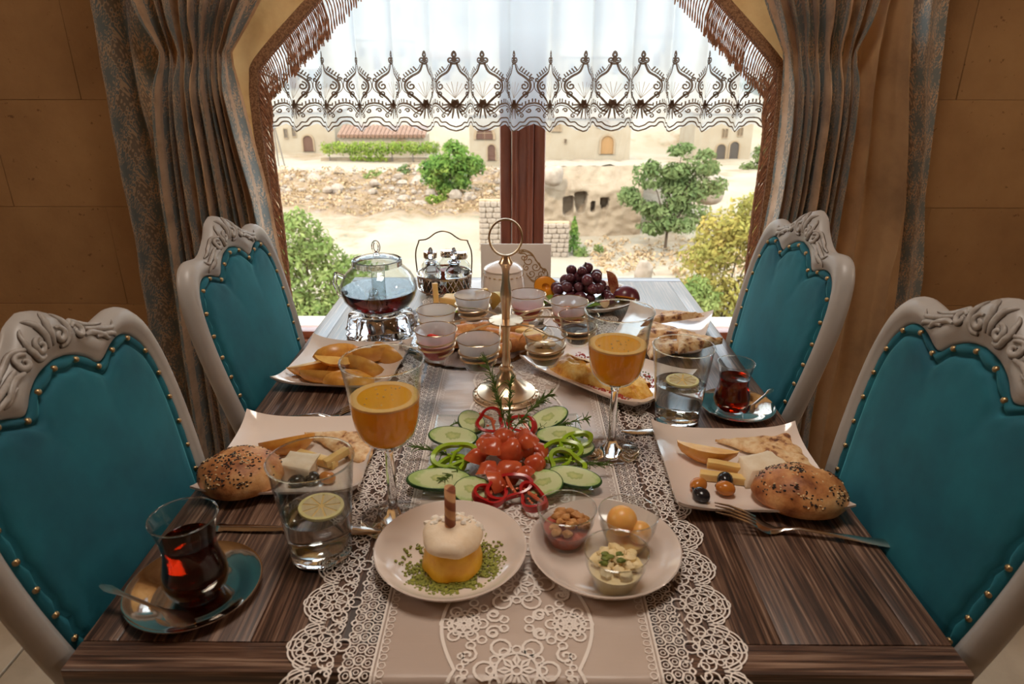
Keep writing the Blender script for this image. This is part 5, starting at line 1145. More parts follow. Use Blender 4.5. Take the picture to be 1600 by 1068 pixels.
# salad: cucumber slices
def cucumber(label, x, y, z, rx, ry, rz, tilt):
    t = thing('cucumber_slice', label, 'cucumber', (x, y, z), rz, 'cucumber slices on the salad plate'); t.rotation_euler = (tilt[0], tilt[1], rz)
    obj('flesh', MB().lathe([(0, 0), (.97, 0), (.99, .0012), (.97, .0046), (.9, .0050), (0, .0047)], 32, (0, 0, 0), rx, ry), MAT['cuc'], t, angle=50)
    obj('skin', MB().lathe([(.95, -.0001), (1.0, .0003), (1.03, .0025), (1.0, .0047), (.955, .0049), (.98, .0025)], 32, (0, 0, 0), rx, ry), MAT['cuc_skin'], t, angle=60)
ZS = ZL+.0075
CU = [('at the left, behind the green pepper pair', -.086, .812, .034, .017, -.12, (.34, .05), .010), ('at the back left beside the red pepper ring', -.064, .852, .019, .024, .25, (.25, .12), .010), ('at the back right under the dill', .046, .862, .032, .019, .55, (.15, -.2), .011), ('right of the tomatoes, on the back right', .060, .824, .034, .017, .12, (.22, 0), .006), ('under the green pepper rings on the right', .080, .795, .026, .020, .3, (.1, 0), .003),
      ('at the front right corner of the salad plate', .073, .724, .034, .018, -.3, (.12, .05), .004), ('at the front right beside the tomatoes', .034, .710, .024, .025, .2, (.1, -.1), .004), ('at the front left corner of the salad plate', -.095, .716, .040, .020, .10, (.12, .06), .005), ('at the front left beside the red pepper ring', -.053, .694, .023, .024, -.3, (.12, .1), .004)]
for lab, x, y, rx, ry, rz, tl, dz in CU: cucumber('dark rimmed cucumber slice '+lab, x, y, ZS+dz, rx, ry, rz, tl)
def pepper_ring(label, x, y, z, r, mat, seed, tilt, rz, grp, th=.0058, sq=.7):
    rr = random.Random(seed); ph = rr.uniform(0, TAU); t = thing('pepper_ring', label, 'pepper', (x, y, z), rz, grp); t.rotation_euler = (tilt[0], tilt[1], rz)
    def rad(an): return r*(1+.16*math.sin(2*an+ph)+.10*math.sin(3*an+ph*2))
    rows = []
    for k in range(40):
        an = TAU*k/40; R = rad(an); row = []
        for dr, dz in ((0, -.0048), (.0012, 0), (0, .0048), (-th, .0040), (-th*1.05, 0), (-th, -.0040)): row.append(((R+dr)*math.cos(an), (R+dr)*sq*math.sin(an), dz+.0025*math.sin(2*an+ph)))
        rows.append(row)
    obj('ring_flesh', MB().grid(rows, cu=True, cv=True), MAT[mat], t, angle=50)
    m2 = MB(); m2.tube([(rad(ph)*.85*math.cos(ph), rad(ph)*.85*sq*math.sin(ph), 0), (r*.1, .1*r, .0008), (-rad(ph+2.6)*.8*math.cos(ph+.5), -rad(ph+2.6)*.8*sq*math.sin(ph+.5), 0)], [.0016, .0026, .0014], 6)
    for k in range(5): m2.ball((rr.uniform(-.4, .4)*r, rr.uniform(-.3, .3)*r, .002), (.0022, .0017, .001), 6, 4)
    obj('pith', m2, MAT['pepper_green' if mat == 'pepper_green' else 'tomato_flesh'], t)
for i, (lab, x, y, dz, r, sd, tl, rz) in enumerate((('upper one of the pair left of the tomatoes', -.082, .764, .013, .027, 1, (.55, 0), .1), ('lower one of the pair left of the tomatoes', -.088, .745, .004, .026, 2, (.1, 0), .3), ('upper one of the three right of the tomatoes', .078, .796, .014, .022, 3, (.5, -.1), .5), ('middle one of the three right of the tomatoes', .058, .775, .013, .025, 4, (.6, 0), .2), ('lowest one of the three right of the tomatoes', .065, .750, .008, .026, 5, (.45, 0), -.1))):
    pepper_ring('bright green pepper ring, '+lab, x, y, ZS+dz, r, 'pepper_green', sd, tl, rz, 'green pepper rings on the salad plate')
for i, (lab, x, y, dz, r, sd, tl, rz) in enumerate((('standing at the back left of the tomatoes', -.036, .838, .022, .022, 6, (.9, .1), .2), ('standing at the back right of the tomatoes', .010, .832, .020, .021, 7, (.9, -.2), -.6), ('large, at the front of the tomatoes', -.010, .694, .012, .026, 8, (.5, 0), .4), ('hanging over the front edge of the salad plate', .020, .679, .006, .022, 9, (.25, 0), -.9), ('at the front left, on a cucumber slice', -.030, .683, .008, .022, 10, (.3, .1), .9))):
    pepper_ring('glossy red pepper ring, '+lab, x, y, ZS+dz, r, 'pepper_red', sd, tl, rz, 'red pepper rings on the salad plate', .0046)
# tomato chunks
def wedge_mesh(r, a0, n=9, seed=0, amp=.12, sx=1.0):
    """segment of a ball between two cut planes: returns skin and flesh"""
    sk = MB(); rows = []
    for j in range(n+1):
        th = PI*j/n; rows.append([Vector((r*sx*math.cos(th), r*math.sin(th)*math.sin(lerp(-a0, a0, i/6)), r*math.sin(th)*math.cos(lerp(-a0, a0, i/6)))) for i in range(7)])
    off = Vector((seed*2.3, seed, 1)); rows = [[p*(1+amp*noise.noise(p*(1.3/r)+off)) for p in r_] for r_ in rows]
    sk.grid(rows); fl_ = MB()
    e0 = [r_[0] for r_ in rows]; e1 = [r_[-1] for r_ in rows]; m = len(rows); mid = [Vector((r*sx*math.cos(PI*j/n)*.9, 0, r*.05)) for j in range(m)]
    fl_.grid([e0, mid]); fl_.grid([mid, e1]); return sk, fl_
def tomato(x, y, z, r, seed, rot, lab):
    t = thing('tomato_chunk', 'red tomato chunk '+lab, 'tomato', (x, y, z), 0, 'tomato chunks on the salad plate'); t.rotation_euler = rot
    sk, fl_ = wedge_mesh(r, .95, 9, seed, .25, .85); sk.shift(lambda p: p-Vector((0, 0, r*.45))); fl_.shift(lambda p: p-Vector((0, 0, r*.45))); obj('skin', sk, MAT['tomato'], t, angle=180); obj('flesh', fl_, MAT['tomato_flesh'], t, angle=20)
TL = ['at the back left of the heap, beside the red pepper ring', 'at the back of the heap, by the dill', 'leftmost in the heap, beside the green pepper rings', 'in the middle left of the heap', 'in the middle right of the heap', 'at the upper right of the heap', 'rightmost in the heap, beside the green pepper rings', 'at the lower left of the heap', 'at the front of the heap, in the middle', 'at the front right of the heap', 'nearest the front red pepper ring', 'just right of the standing dill', 'buried in the centre of the heap', 'at the left behind the leftmost one', 'farthest back on the right of the heap', 'on the very top of the heap, left', 'on the very top of the heap, right', 'on top of the heap at the front left']
TM = [(-.034, .792), (-.022, .802), (-.052, .757), (-.026, .762), (.012, .765), (.030, .772), (.027, .742), (-.037, .726), (-.011, .720), (.011, .720), (-.024, .702), (.003, .786), (-.008, .748), (-.040, .778), (.018, .800)]
for k, (x, y) in enumerate(TM):
    h = .014+.020*max(0, 1-math.hypot(x+.010, y-.758)/.045); tomato(x, y, ZS+h, rn.uniform(.017, .021), k, (rn.uniform(-.7, .7), rn.uniform(-.7, .7), rn.uniform(0, TAU)), TL[k])
for k, (x, y, h) in enumerate(((-.014, .765, .046), (.012, .758, .044), (-.028, .748, .040))): tomato(x, y, ZS+h-.006, .018, k+30, (rn.uniform(-.5, .5), rn.uniform(-.5, .5), rn.uniform(0, TAU)), TL[15+k])
def sprig(label, p, d, L, n, up, seed):
    rr = random.Random(seed); t = thing('dill_sprig', label, 'dill', p, 0, 'dill on the salad plate'); mb = MB(); fr = MB(); d = Vector(d).normalized()
    stem = [d*(L*f)+Vector((0, 0, up*L*f*(1-.4*f))) for f in (0, .25, .5, .75, 1)]; mb.tube(stem, [.0009, .0008, .0007, .0006, .0004], 5); obj('stem', mb, MAT['dill'], t)
    for k in range(n):
        f = rr.uniform(.12, 1); c = d*(L*f)+Vector((0, 0, up*L*f*(1-.4*f))); q = (d+Vector((rr.gauss(0, .6), rr.gauss(0, .6), rr.gauss(.1, .45)))).normalized(); l2 = L*rr.uniform(.12, .3)
        fr.tube([c, c+q*l2*.5+Vector((0, 0, .0008)), c+q*l2], [.0008, .0007, .0004], 3)
    o = obj('fronds', fr, MAT['dill'], t); o['kind'] = 'stuff'
sprig('dill sprig standing upright in the tomatoes', (-.010, .768, ZS+.045), (.02, .1, .2), .036, 80, 1.6, 1); sprig('second dill sprig standing in the tomatoes, leaning right', (-.006, .768, ZS+.045), (.35, .15, .1), .055, 90, .9, 2); sprig('tallest dill sprig rising left from the tomatoes', (-.012, .770, ZS+.045), (-.12, .1, .2), .058, 95, 1.3, 12)
for i, (lab, x, y, dx, dy, L) in enumerate((('at the back left corner of the salad plate', -.098, .850, .5, .4, .03), ('at the back right under the cucumber', .050, .850, 1, .25, .055), ('pointing out over the left edge of the salad plate', -.085, .775, -1, .2, .05), ('at the front right edge of the salad plate', .070, .752, 1, -.1, .045), ('at the front left under the tomatoes', -.060, .742, -.6, -.6, .045), ('between the right cucumber slices', .020, .835, 1, .3, .05))):
    sprig('dill sprig '+lab, (x, y, ZS+.004), (dx, dy, 0), L, 45, .25, i+3)

# seeded buns
def bun(label, x, y, z, rx, ry, h, rz, seed):
    t = thing('seeded_bun', label, 'bun', (x, y, z), rz); rr = random.Random(seed); prof = [(.02, 0), (.7, 0), (.93, .08), (1.0, .24), (.985, .42), (.90, .62), (.74, .79), (.52, .92), (.27, .985), (.01, 1.0)]; rows = []
    def S(r, zz, an):
        k = 1+.06*noise.noise(Vector((math.cos(an)*1.3, math.sin(an)*1.3, zz*2+seed))); return Vector((rx*r*k*math.cos(an), ry*r*k*math.sin(an), h*zz*(1+.10*noise.noise(Vector((math.cos(an)*r*1.8, math.sin(an)*r*1.8, seed))))))
    for r, zz in prof: rows.append([S(r, zz, TAU*i/40) for i in range(40)])
    mb = MB().grid(rows, cu=True); obj('crust', mb, MAT['bun'], t, angle=180); sd = MB(); sp_ = MB()
    for k in range(620):
        an = rr.uniform(0, TAU); q = rr.random()**.8; 
        if noise.noise(Vector((math.cos(an)*q*2.2, math.sin(an)*q*2.2, seed+5))) < .02 and rr.random() < .86: continue
        i = lerp(9, 4.2, q); j = int(i); f = i-j; r = lerp(prof[j][0], prof[min(9, j+1)][0], f); zz = lerp(prof[j][1], prof[min(9, j+1)][1], f); p = S(r, zz, an); R = Matrix.Rotation(rr.uniform(0, TAU), 3, 'Z')
        (sd if rr.random() < .7 else sp_).ball(p, (.0020, .0011, .0008), 5, 4, R)
    obj('black_seeds', sd, MAT['seed_dark'], t)['kind'] = 'stuff'; obj('sesame_seeds', sp_, MAT['seed_pale'], t)['kind'] = 'stuff'
bun('round seeded bread bun on the left square plate', -.343, .722, ZT+.0070, .052, .046, .042, .1, 1)
bun('round seeded bread bun on the right square plate', .338, .686, ZT+.0070, .054, .042, .044, -.3, 2)

# flatbread: folded triangle of thin layered dough
def flatbread(label, pts, z, seed, lift=.006, th=.007):
    t = thing('flatbread_piece', label, 'flatbread', (pts[0][0], pts[0][1], z), 0, 'griddled flatbread pieces'); A, Bq, Cq = [Vector((p[0]-pts[0][0], p[1]-pts[0][1], 0)) for p in pts]; n = 22; sd = Vector((seed*3.7, seed, 0)); idx = {}; top = []; bot = []
    for i in range(n+1):
        for j in range(n+1-i):
            u, v = i/n, j/n; p = A*(1-u-v)+Bq*u+Cq*v; e = min(u, v, 1-u-v); edge = 1-min(1, e*9); wob = noise.noise(p*55+sd)*.0035+noise.noise(p*130+sd)*.0015
            p = p+Vector((noise.noise(p*60+sd), noise.noise(p*60-sd), 0))*.003; idx[(i, j)] = len(top)
            zz = th*(1-.75*edge**2)+wob+lift*edge*max(0, noise.noise(p*35+sd*2)); top.append((p.x, p.y, max(zz, .0015))); bot.append((p.x, p.y, max(0, zz-th*1.1)*.6))
    N = len(top); fs = []
    for i in range(n):
        for j in range(n-i):
            a, b, c = idx[(i, j)], idx[(i+1, j)], idx[(i, j+1)]; fs += [(a, b, c), (N+a, N+c, N+b)]
            if j < n-i-1: d = idx[(i+1, j+1)]; fs += [(b, d, c), (N+b, N+c, N+d)]
    per = [idx[(i, 0)] for i in range(n+1)]+[idx[(n-j, j)] for j in range(1, n+1)]+[idx[(0, j)] for j in range(n-1, 0, -1)]
    for a, b in zip(per, per[1:]+per[:1]): fs.append((a, N+a, N+b, b))
    obj('dough_sheet', MB().add(top+bot, fs), MAT['flat'], t, angle=70)
flatbread('browned flatbread triangle on the left square plate', [(-.298, .838), (-.188, .845), (-.194, .752)], ZT+.0095, 1)
flatbread('browned flatbread triangle at the back of the right square plate', [(.274, .823), (.382, .838), (.388, .738)], ZT+.0095, 2)
flatbread('top piece of flatbread on the plate beside the right table edge', [(.240, 1.235), (.300, 1.305), (.378, 1.292)], ZT+.020, 3, .012, .012)
flatbread('middle piece of flatbread, folded over the front of its plate', [(.212, 1.165), (.262, 1.255), (.345, 1.190)], ZT+.016, 4, .012, .013)
flatbread('lowest piece of flatbread, its tip reaching past the omelette plate', [(.232, 1.092), (.238, 1.190), (.330, 1.150)], ZT+.012, 5, .010, .012)
flatbread('right hand piece of flatbread seen through the tumbler rim', [(.285, 1.105), (.375, 1.155), (.300, 1.195)], ZT+.018, 6, .012, .014)

# potato wedges
def wedge(label, x, y, z, L, r, rot, seed, grp='fried potato wedges on the far left plate'):
    t = thing('potato_wedge', label, 'potato', (x, y, z), 0, grp); t.rotation_euler = rot; sk, fl_ = wedge_mesh(r, .85, 10, seed, .10, L/r/2)
    sk.shift(lambda p: p-Vector((0, 0, r*.5))); fl_.shift(lambda p: p-Vector((0, 0, r*.5))); obj('skin', sk, MAT['potato_skin'], t, angle=180); obj('cut_faces', fl_, MAT['potato'], t, angle=20)
W = [(-.335, 1.048, .012, .10, .027, (2.2, 0, .6), 'at the left end of the pile, skin up'), (-.306, 1.078, .022, .085, .026, (1.2, .1, .5), 'on top of the pile at the back'), (-.318, 1.010, .012, .085, .024, (1.9, 0, -.1), 'long, at the front left of the pile'), (-.272, .998, .014, .085, .024, (.4, .1, .2), 'rounded, at the front of the pile'), (-.296, 1.035, .028, .075, .018, (2.9, .15, .2), 'on top in the middle of the pile'), (-.258, 1.030, .022, .08, .024, (1.4, 0, -.5), 'behind the rim of the near goblet'), (-.262, 1.095, .016, .095, .026, (2.0, .0, .1), 'at the back right of the pile'), (-.235, 1.105, .014, .08, .024, (1.2, 0, -.7), 'at the far right end of the pile'), (-.298, 1.055, .012, .07, .018, (.2, 0, 1.2), 'pale, in the heart of the pile')]
for k, (x, y, h, L, r, rot, lab) in enumerate(W): wedge('golden fried potato wedge '+lab, x, y, ZT+.006+h, L, r, rot, k)
wedge('single fried potato wedge at the back of the left square plate', -.306, .795, ZT+.019, .075, .024, (1.9, 0, .4), 21, 'potato wedges on the square plates')
wedge('single fried potato wedge on the right square plate behind the cheese sticks', .250, .775, ZT+.019, .078, .024, (2.3, 0, -.35), 22, 'potato wedges on the square plates')

def stick(label, p0, p1, w, h, seed, mat='kasar', grp='yellow cheese sticks on the square plates'):
    p0, p1 = Vector(p0), Vector(p1); d = p1-p0; t = thing('cheese_stick', label, 'cheese', p0, 0, grp); t.rotation_euler = d.to_track_quat('X', 'Z').to_euler(); L = d.length
    mb = MB(); rows = []
    for i in range(7): f = i/6; q = .0007; rows.append([(L*f, sy*w/2+q*nz((f*3, sy, seed)), sz*h/2+q*nz((f*3, sz, seed+3))) for sy, sz in ((-1, -1), (1, -1), (1, 1), (-1, 1))])
    mb.grid(rows, cu=True); mb.f += [(3, 2, 1, 0), (24, 25, 26, 27)]; obj('stick_body', mb, MAT[mat], t, bevel=.001, segs=2)
z0 = ZT+.0062
stick('upper yellow cheese stick on the right square plate, lying on its neighbour', (.245, .752, z0+.013), (.308, .738, z0+.009), .011, .010, 1); stick('lower yellow cheese stick on the right square plate', (.233, .738, z0+.005), (.303, .722, z0+.005), .012, .010, 2)
stick('yellow cheese stick on the left square plate, nearest the potato wedge', (-.290, .782, z0+.006), (-.234, .757, z0+.006), .012, .011, 3); stick('pale cheese stick leaning right on the left square plate', (-.246, .752, z0+.010), (-.222, .776, z0+.016), .010, .010, 4)
def chunk(label, x, y, z, d, rz, seed, mat='feta', grp='white cheese chunks', cat='cheese', name='cheese_chunk'):
    t = thing(name, label, cat, (x, y, z), rz, grp); mb = MB(); n = 6
    b = bmesh.new(); bmesh.ops.create_cube(b, size=1); bmesh.ops.subdivide_edges(b, edges=b.edges, cuts=4, use_grid_fill=True)
    s = Vector((seed*1.9, seed, 0))
    for v in b.verts: q = Vector((v.co.x*d[0], v.co.y*d[1], v.co.z*d[2])); v.co = Vector((q.x*(1-.25*(q.y/d[1])), q.y*(1+.2*(q.x/d[0])), q.z))*(1+.22*noise.noise(q*65+s)+.08*noise.noise(q*160+s))+Vector((.3*q.z, .1*q.z, 0))+Vector((0, 0, d[2]*.5))
    mb.add([v.co for v in b.verts], [[v.index for v in f.verts] for f in b.faces] if not b.verts.index_update() else []); b.free(); obj('chunk_body', mb, MAT[mat], t, angle=50, bevel=.0008, segs=1)
chunk('white cheese chunk between the sticks and the bun, right square plate', .309, .742, z0, (.050, .038, .022), .3, 1); chunk('white cheese chunk behind the tumbler, left square plate', -.279, .742, z0, (.044, .034, .022), -.2, 2)
def olive(label, x, y, mat, seed, r=.0098):
    t = thing('olive', label, 'olive', (x, y, z0+r*.86), seed*1.3, 'olives on the square plates'); mb = MB(); n = 20; rows = []
    for j in range(13):
        th = PI*j/12; row = []
        for i in range(n): an = TAU*i/n; k = 1+(.06*noise.noise(Vector((math.cos(an)*2.5*math.sin(th), math.sin(an)*2.5*math.sin(th), math.cos(th)*1.2+seed*3))) if 'black' in mat else 0); row.append((r*1.22*math.cos(th)*k, r*math.sin(th)*math.cos(an)*k, r*math.sin(th)*math.sin(an)*k*.9))
        rows.append(row)
    obj('olive_flesh', mb.grid(rows, cu=True), MAT[mat], t, angle=180); obj('stem_scar', MB().ball((r*1.19, 0, 0), (.0012, .0022, .0022), 8, 5), MAT['seed_dark'], t)
olive('wrinkled black olive by the cheese sticks, right square plate', .260, .722, 'olive_black', 1); olive('amber olive in front of the black olive by the cheese sticks', .255, .703, 'olive_green', 2); olive('amber olive at the left, right square plate', .224, .710, 'olive_green', 3); olive('wrinkled black olive nearest the front, right square plate', .222, .689, 'olive_black', 4)
olive('black olive seen through the near tumbler, leftmost', -.272, .716, 'olive_black', 5, .0088); olive('second black olive seen through the near tumbler', -.254, .722, 'olive_black', 6, .0088); olive('amber olive seen through the near tumbler', -.236, .724, 'olive_green', 7, .0088)

# omelette with sumac and herbs
MAT['egg'] = speckled('omelette', [(.32, srgb(208, 130, 36)), (.45, srgb(236, 176, 70)), (.58, srgb(250, 212, 122)), (.72, srgb(252, 234, 176))], 48, .35, 7, .8, 120, .004)
t = thing('omelette', 'folded yellow omelette lying across the long white plate', 'omelette', (.136, 1.020, ZL+.0058), -PI/4); mb = MB(); rows = []
for i in range(41):
    u = (i/40*2-1)*.106; w = .027*(1-abs(u/.108)**4)**.5*(1+.2*nz((u*30, 0, 1))); h = (.021*(1-abs(u/.108)**6)+.003*nz((u*60, 3, 0))); row = []
    for j in range(17):
        an = PI*j/16; y = -w*math.cos(an)+.008*math.sin(u*30); z = h*math.sin(an)**.6*(1+.6*nz((u*38, y*70, 5))+.3*nz((u*90, y*140, 9)))+.003*math.sin(y*260+u*60)*math.sin(an); row.append((u+.004*nz((u*50, y*50, 8)), y, max(0, z)))
    rows.append(row)
mb.grid(rows); n = 17; mb.f.append(tuple(range(n))); mb.f.append(tuple(40*n+k for k in range(n))[::-1]); obj('egg_fold', mb, MAT['egg'], t, angle=180)
fl2 = MB(); rows = []
for i in range(25):
    u = (i/24*2-1)*.085; rows.append([(u, .012+.014*math.sin(q*2.2)+.006*nz((u*40, q, 2)), .013+.006*math.cos(q*2.6)+.002*nz((u*70, q*2, 1))) for q in (0, .3, .6, .9, 1.2)])
obj('egg_flap', fl2.grid(rows), MAT['egg'], t, angle=180)
MAT['sumac'] = plain('sumac_flakes', srgb(168, 52, 40), .6)
def flakes(name, label, pts, mat, smin, smax, cat=None, parent=None):
    mb = MB(); r2 = random.Random(len(pts))
    for x, y, z in pts:
        s = r2.uniform(smin, smax); mb.ball((x, y, z+s*.4), (s, s*r2.uniform(.6, 1), s*.5), 5, 3, Matrix.Rotation(r2.uniform(0, TAU), 3, 'Z'))
    return tag(obj(name, mb, MAT[mat], parent), None if parent else label, None, None, 'stuff')
def omel_pts(n, seed, edge):
    r2 = random.Random(seed); out = []
    while len(out) < n:
        u, v = r2.uniform(-.095, .095), r2.uniform(-.058, .058)
        if r2.random() < edge and abs(v) < .030 and abs(u) < .08: continue
        if noise.noise(Vector((u*28, v*28, seed))) < -.02: continue
        c, s = math.cos(-PI/4), math.sin(-PI/4); out.append((.151+u*c-v*s, 1.045+u*s+v*c, ZL+.0058))
    return out
flakes('sumac', 'red sumac flakes scattered over the omelette plate', omel_pts(700, 2, .9), 'sumac', .0010, .0026); flakes('chopped_herbs', 'dried green herb flakes scattered over the omelette plate', omel_pts(300, 5, .9), 'herb', .0009, .0022)

# dessert with wafer roll
MAT['custard'] = speckled('yellow_dessert', [(.3, srgb(226, 156, 26)), (.7, srgb(248, 196, 60))], 60, .4, 5, .3, 180, .001); MAT['kaymak'] = speckled('cream_topping', [(.3, srgb(242, 216, 180)), (.7, srgb(252, 236, 212))], 40, .5, 5, .15, 160); MAT['floss'] = speckled('white_grated_topping', [(.3, srgb(236, 226, 210)), (.7, srgb(252, 246, 236))], 90, .8)
MAT['pistachio'] = speckled('crushed_pistachio', [(.3, srgb(96, 104, 28)), (.7, srgb(164, 166, 70))], 300, .7); MAT['wafer'] = None
dx, dy, dz = -.066, .575, ZL+.0043
t = thing('dessert', 'yellow moulded dessert with a cream cap on the near round plate', 'dessert', (dx, dy, dz), .3)
def mound(prof, n, seed, amp, fr, sx=1, sy=1):
    mb = MB(); rows = []
    for r, z in prof: rows.append([(sx*r*math.cos(TAU*i/n)*(1+amp*noise.noise(Vector((math.cos(TAU*i/n)*fr, math.sin(TAU*i/n)*fr, z*60+seed)))), sy*r*math.sin(TAU*i/n)*(1+amp*noise.noise(Vector((math.cos(TAU*i/n)*fr, math.sin(TAU*i/n)*fr, z*60+seed)))), z*(1+.25*amp*noise.noise(Vector((math.cos(TAU*i/n)*fr*r*40, math.sin(TAU*i/n)*fr*r*40, seed))))) for i in range(n)])
    return mb.grid(rows, cu=True)
obj('yellow_base', mound([(.001, 0), (.030, 0), (.0315, .004), (.0300, .016), (.0275, .030), (.026, .033), (.001, .034)], 44, 2, .10, 2), MAT['custard'], t, angle=70)
obj('cream_cap', mound([(.024, .0310), (.0305, .0312), (.0320, .0345), (.0305, .040), (.025, .0452), (.015, .0485), (.001, .0490)], 44, 3, .16, 1.6), MAT['kaymak'], t, angle=180)
for k in range(46): an = rn.uniform(.3, 2.8)-.3; rr = rn.uniform(.010, .033); obj('grated_flake', lump(MB(), (rr*math.cos(an), rr*math.sin(an), .048-.012*(rr/.033)**2+rn.uniform(-.002, .004)), (.0042, .0030, .0026), k, .7, 6, 4), MAT['floss'], t)
a = NT('striped_wafer'); v = a.coord(); sp = a.n('SeparateXYZ'); a.set(sp, 0, v); an_ = a.math('DIVIDE', a.math('ARCTAN2', sp.outputs[1], sp.outputs[0]), TAU); ph = a.math('FRACT', a.math('ADD', a.math('MULTIPLY', sp.outputs[2], 46), an_))
a.p(Base_Color=a.ramp(ph, [(.0, srgb(214, 164, 116)), (.42, srgb(206, 150, 104)), (.5, srgb(140, 78, 50)), (.92, srgb(150, 86, 56)), (1.0, srgb(214, 164, 116))]), Roughness=.6); MAT['wafer'] = a.m
t = thing('wafer_roll', 'striped rolled wafer standing upright in the dessert cream', 'wafer', (dx-.002, dy+.002, dz+.034)); t.rotation_euler = (.03, .03, 0); mb = MB(); rows = []
for k in range(34): an = TAU*k/16*1.0; rr = .0058-.0009*k/33; rows.append([(rr*math.cos(an), rr*math.sin(an), 0), (rr*math.cos(an), rr*math.sin(an), .060+.0016*math.sin(an*.5))])
mb.grid(rows); o = obj('rolled_sheet', mb, MAT['wafer'], t, angle=60); o.modifiers.new('thick', 'SOLIDIFY').thickness = .0007
pp = []
while len(pp) < 1200:
    an = rn.gauss(-1.2, 1.5); rr = abs(rn.gauss(.039, .009)); x, y = rr*math.cos(an), rr*math.sin(an)*.95
    if rr < .028 or rr > .060: continue
    if noise.noise(Vector((x*60, y*60, 3))) < -.25: continue
    pp.append((dx+x, dy+y, dz+max(0, .0025*(1-(rr-.03)/.02))*rn.random()+max(0, rr-.049)*.25))
flakes('crushed_pistachio', 'crushed green pistachio strewn around the yellow dessert', pp, 'pistachio', .0009, .0025)

# on the crystal platter
z1 = cpz+.0046
stick('pale cheese stick standing upright at the far end of the platter', (-.168, 1.352, z1+.012), (-.170, 1.358, z1+.062), .011, .009, 11, 'kasar', 'cheese on the crystal platter')
chunk('large pale cheese wedge at the far end of the platter', -.128, 1.352, z1+.004, (.056, .036, .030), -.3, 11, 'kasar', 'cheese on the crystal platter'); chunk('flat white cheese slice at the far left of the platter', -.168, 1.330, z1+.002, (.055, .036, .016), .5, 12, 'feta', 'cheese on the crystal platter'); chunk('white cheese slab behind the back left bowl', -.088, 1.372, z1+.006, (.058, .030, .020), .3, 13, 'feta', 'cheese on the crystal platter')
stick('orange cheese stick on the white slab at the back of the platter', (-.088, 1.372, z1+.034), (-.062, 1.385, z1+.038), .011, .010, 14, 'kasar', 'cheese on the crystal platter'); chunk('white cheese slice right of the brass stem, by the red bowl', .020, 1.290, z1+.008, (.045, .032, .022), .2, 15, 'feta', 'cheese on the crystal platter'); chunk('pale cheese slice under the right bowls', .008, 1.225, z1+.004, (.050, .028, .012), -.2, 16, 'kasar', 'cheese on the crystal platter'); chunk('second pale cheese slice under the right bowls', .030, 1.190, z1+.004, (.040, .026, .012), .4, 17, 'kasar', 'cheese on the crystal platter')
MAT['pastry'] = speckled('golden_pastry', [(.3, srgb(150, 84, 36)), (.55, srgb(206, 136, 66)), (.75, srgb(232, 184, 112))], 45, .5, 5, .4, 110, .002); MAT['pastry_in'] = plain('pastry_filling', srgb(240, 214, 166), .6)
def pastry(label, x, y, z, L, r, rz, seed):
    t = thing('pastry_roll', label, 'pastry', (x, y, z+r), rz, 'pastry rolls on the platter'); mb = MB().tube([(-L/2+L*k/8, .002*nz((k, seed, 0)), .001*nz((k, seed, 4))) for k in range(9)], [r*(1+.10*nz((k*1.7, seed, 9))) for k in range(9)], 14); obj('crust', mb, MAT['pastry'], t, angle=60)
    for s in (-1, 1): obj('filling', MB().ball((s*L/2, 0, 0), (.002, r*.7, r*.7), 12, 6), MAT['pastry_in'], t)
for k, (x, y, L, r, rz, lab) in enumerate(((-.112, 1.200, .075, .014, .5, 'under the left bowls, pale end toward the stem'), (-.066, 1.215, .080, .015, -.3, 'behind the brass stem on the platter'), (-.128, 1.150, .070, .013, .9, 'at the front left of the platter'), (-.080, 1.160, .075, .014, .1, 'in the middle of the platter'), (-.022, 1.165, .075, .015, -.5, 'right of the brass stem on the platter'), (.016, 1.150, .060, .013, .4, 'at the right edge of the platter'), (-.050, 1.110, .060, .013, .2, 'at the front edge of the platter'), (-.010, 1.225, .07, .014, .8, 'under the cheese slices'))): pastry('golden filled pastry roll '+lab, x, y, z1+.001, L, r, rz, k)
def citrus(label, x, y, z, r, rot):
    t = thing('lemon_wedge', label, 'lemon', (x, y, z), 0); t.rotation_euler = rot; sk, fl_ = wedge_mesh(r, .5, 10, 3, .03, 1.35); obj('rind', sk, MAT['lemon_rind'], t, angle=180); obj('flesh', fl_, MAT['lemon_y'], t, angle=20)
MAT['lemon_y'] = plain('yellow_lemon_flesh', srgb(240, 196, 74), .3)
citrus('yellow lemon wedge behind the brass stem, at the back of the platter', -.040, 1.345, z1+.016, .030, (.2, .6, 1.9))
def leaf(label, x, y, z, L, w, rz, seed, grp):
    t = thing('salad_leaf', label, 'leaf', (x, y, z), rz, grp); rows = []
    for i in range(13):
        f = i/12; ww = w*math.sin(PI*(.08+.9*f))**.8; rows.append([(L*(f-.5), ww*q*(1+.12*math.sin(f*26+q)), .007*abs(q)*math.sin(PI*f)+.004*nz((f*5, q*3, seed))+.006*f) for q in (-1, -.6, -.2, 0, .2, .6, 1)])
    obj('leaf_blade', MB().grid(rows), MAT['leaf'], t, angle=180).modifiers.new('thick', 'SOLIDIFY').thickness = .0006
leaf('green herb leaf under the cheese wedge on the platter', -.148, 1.318, z1+.006, .07, .020, .2, 1, 'leaves on the platter and fruit plate')

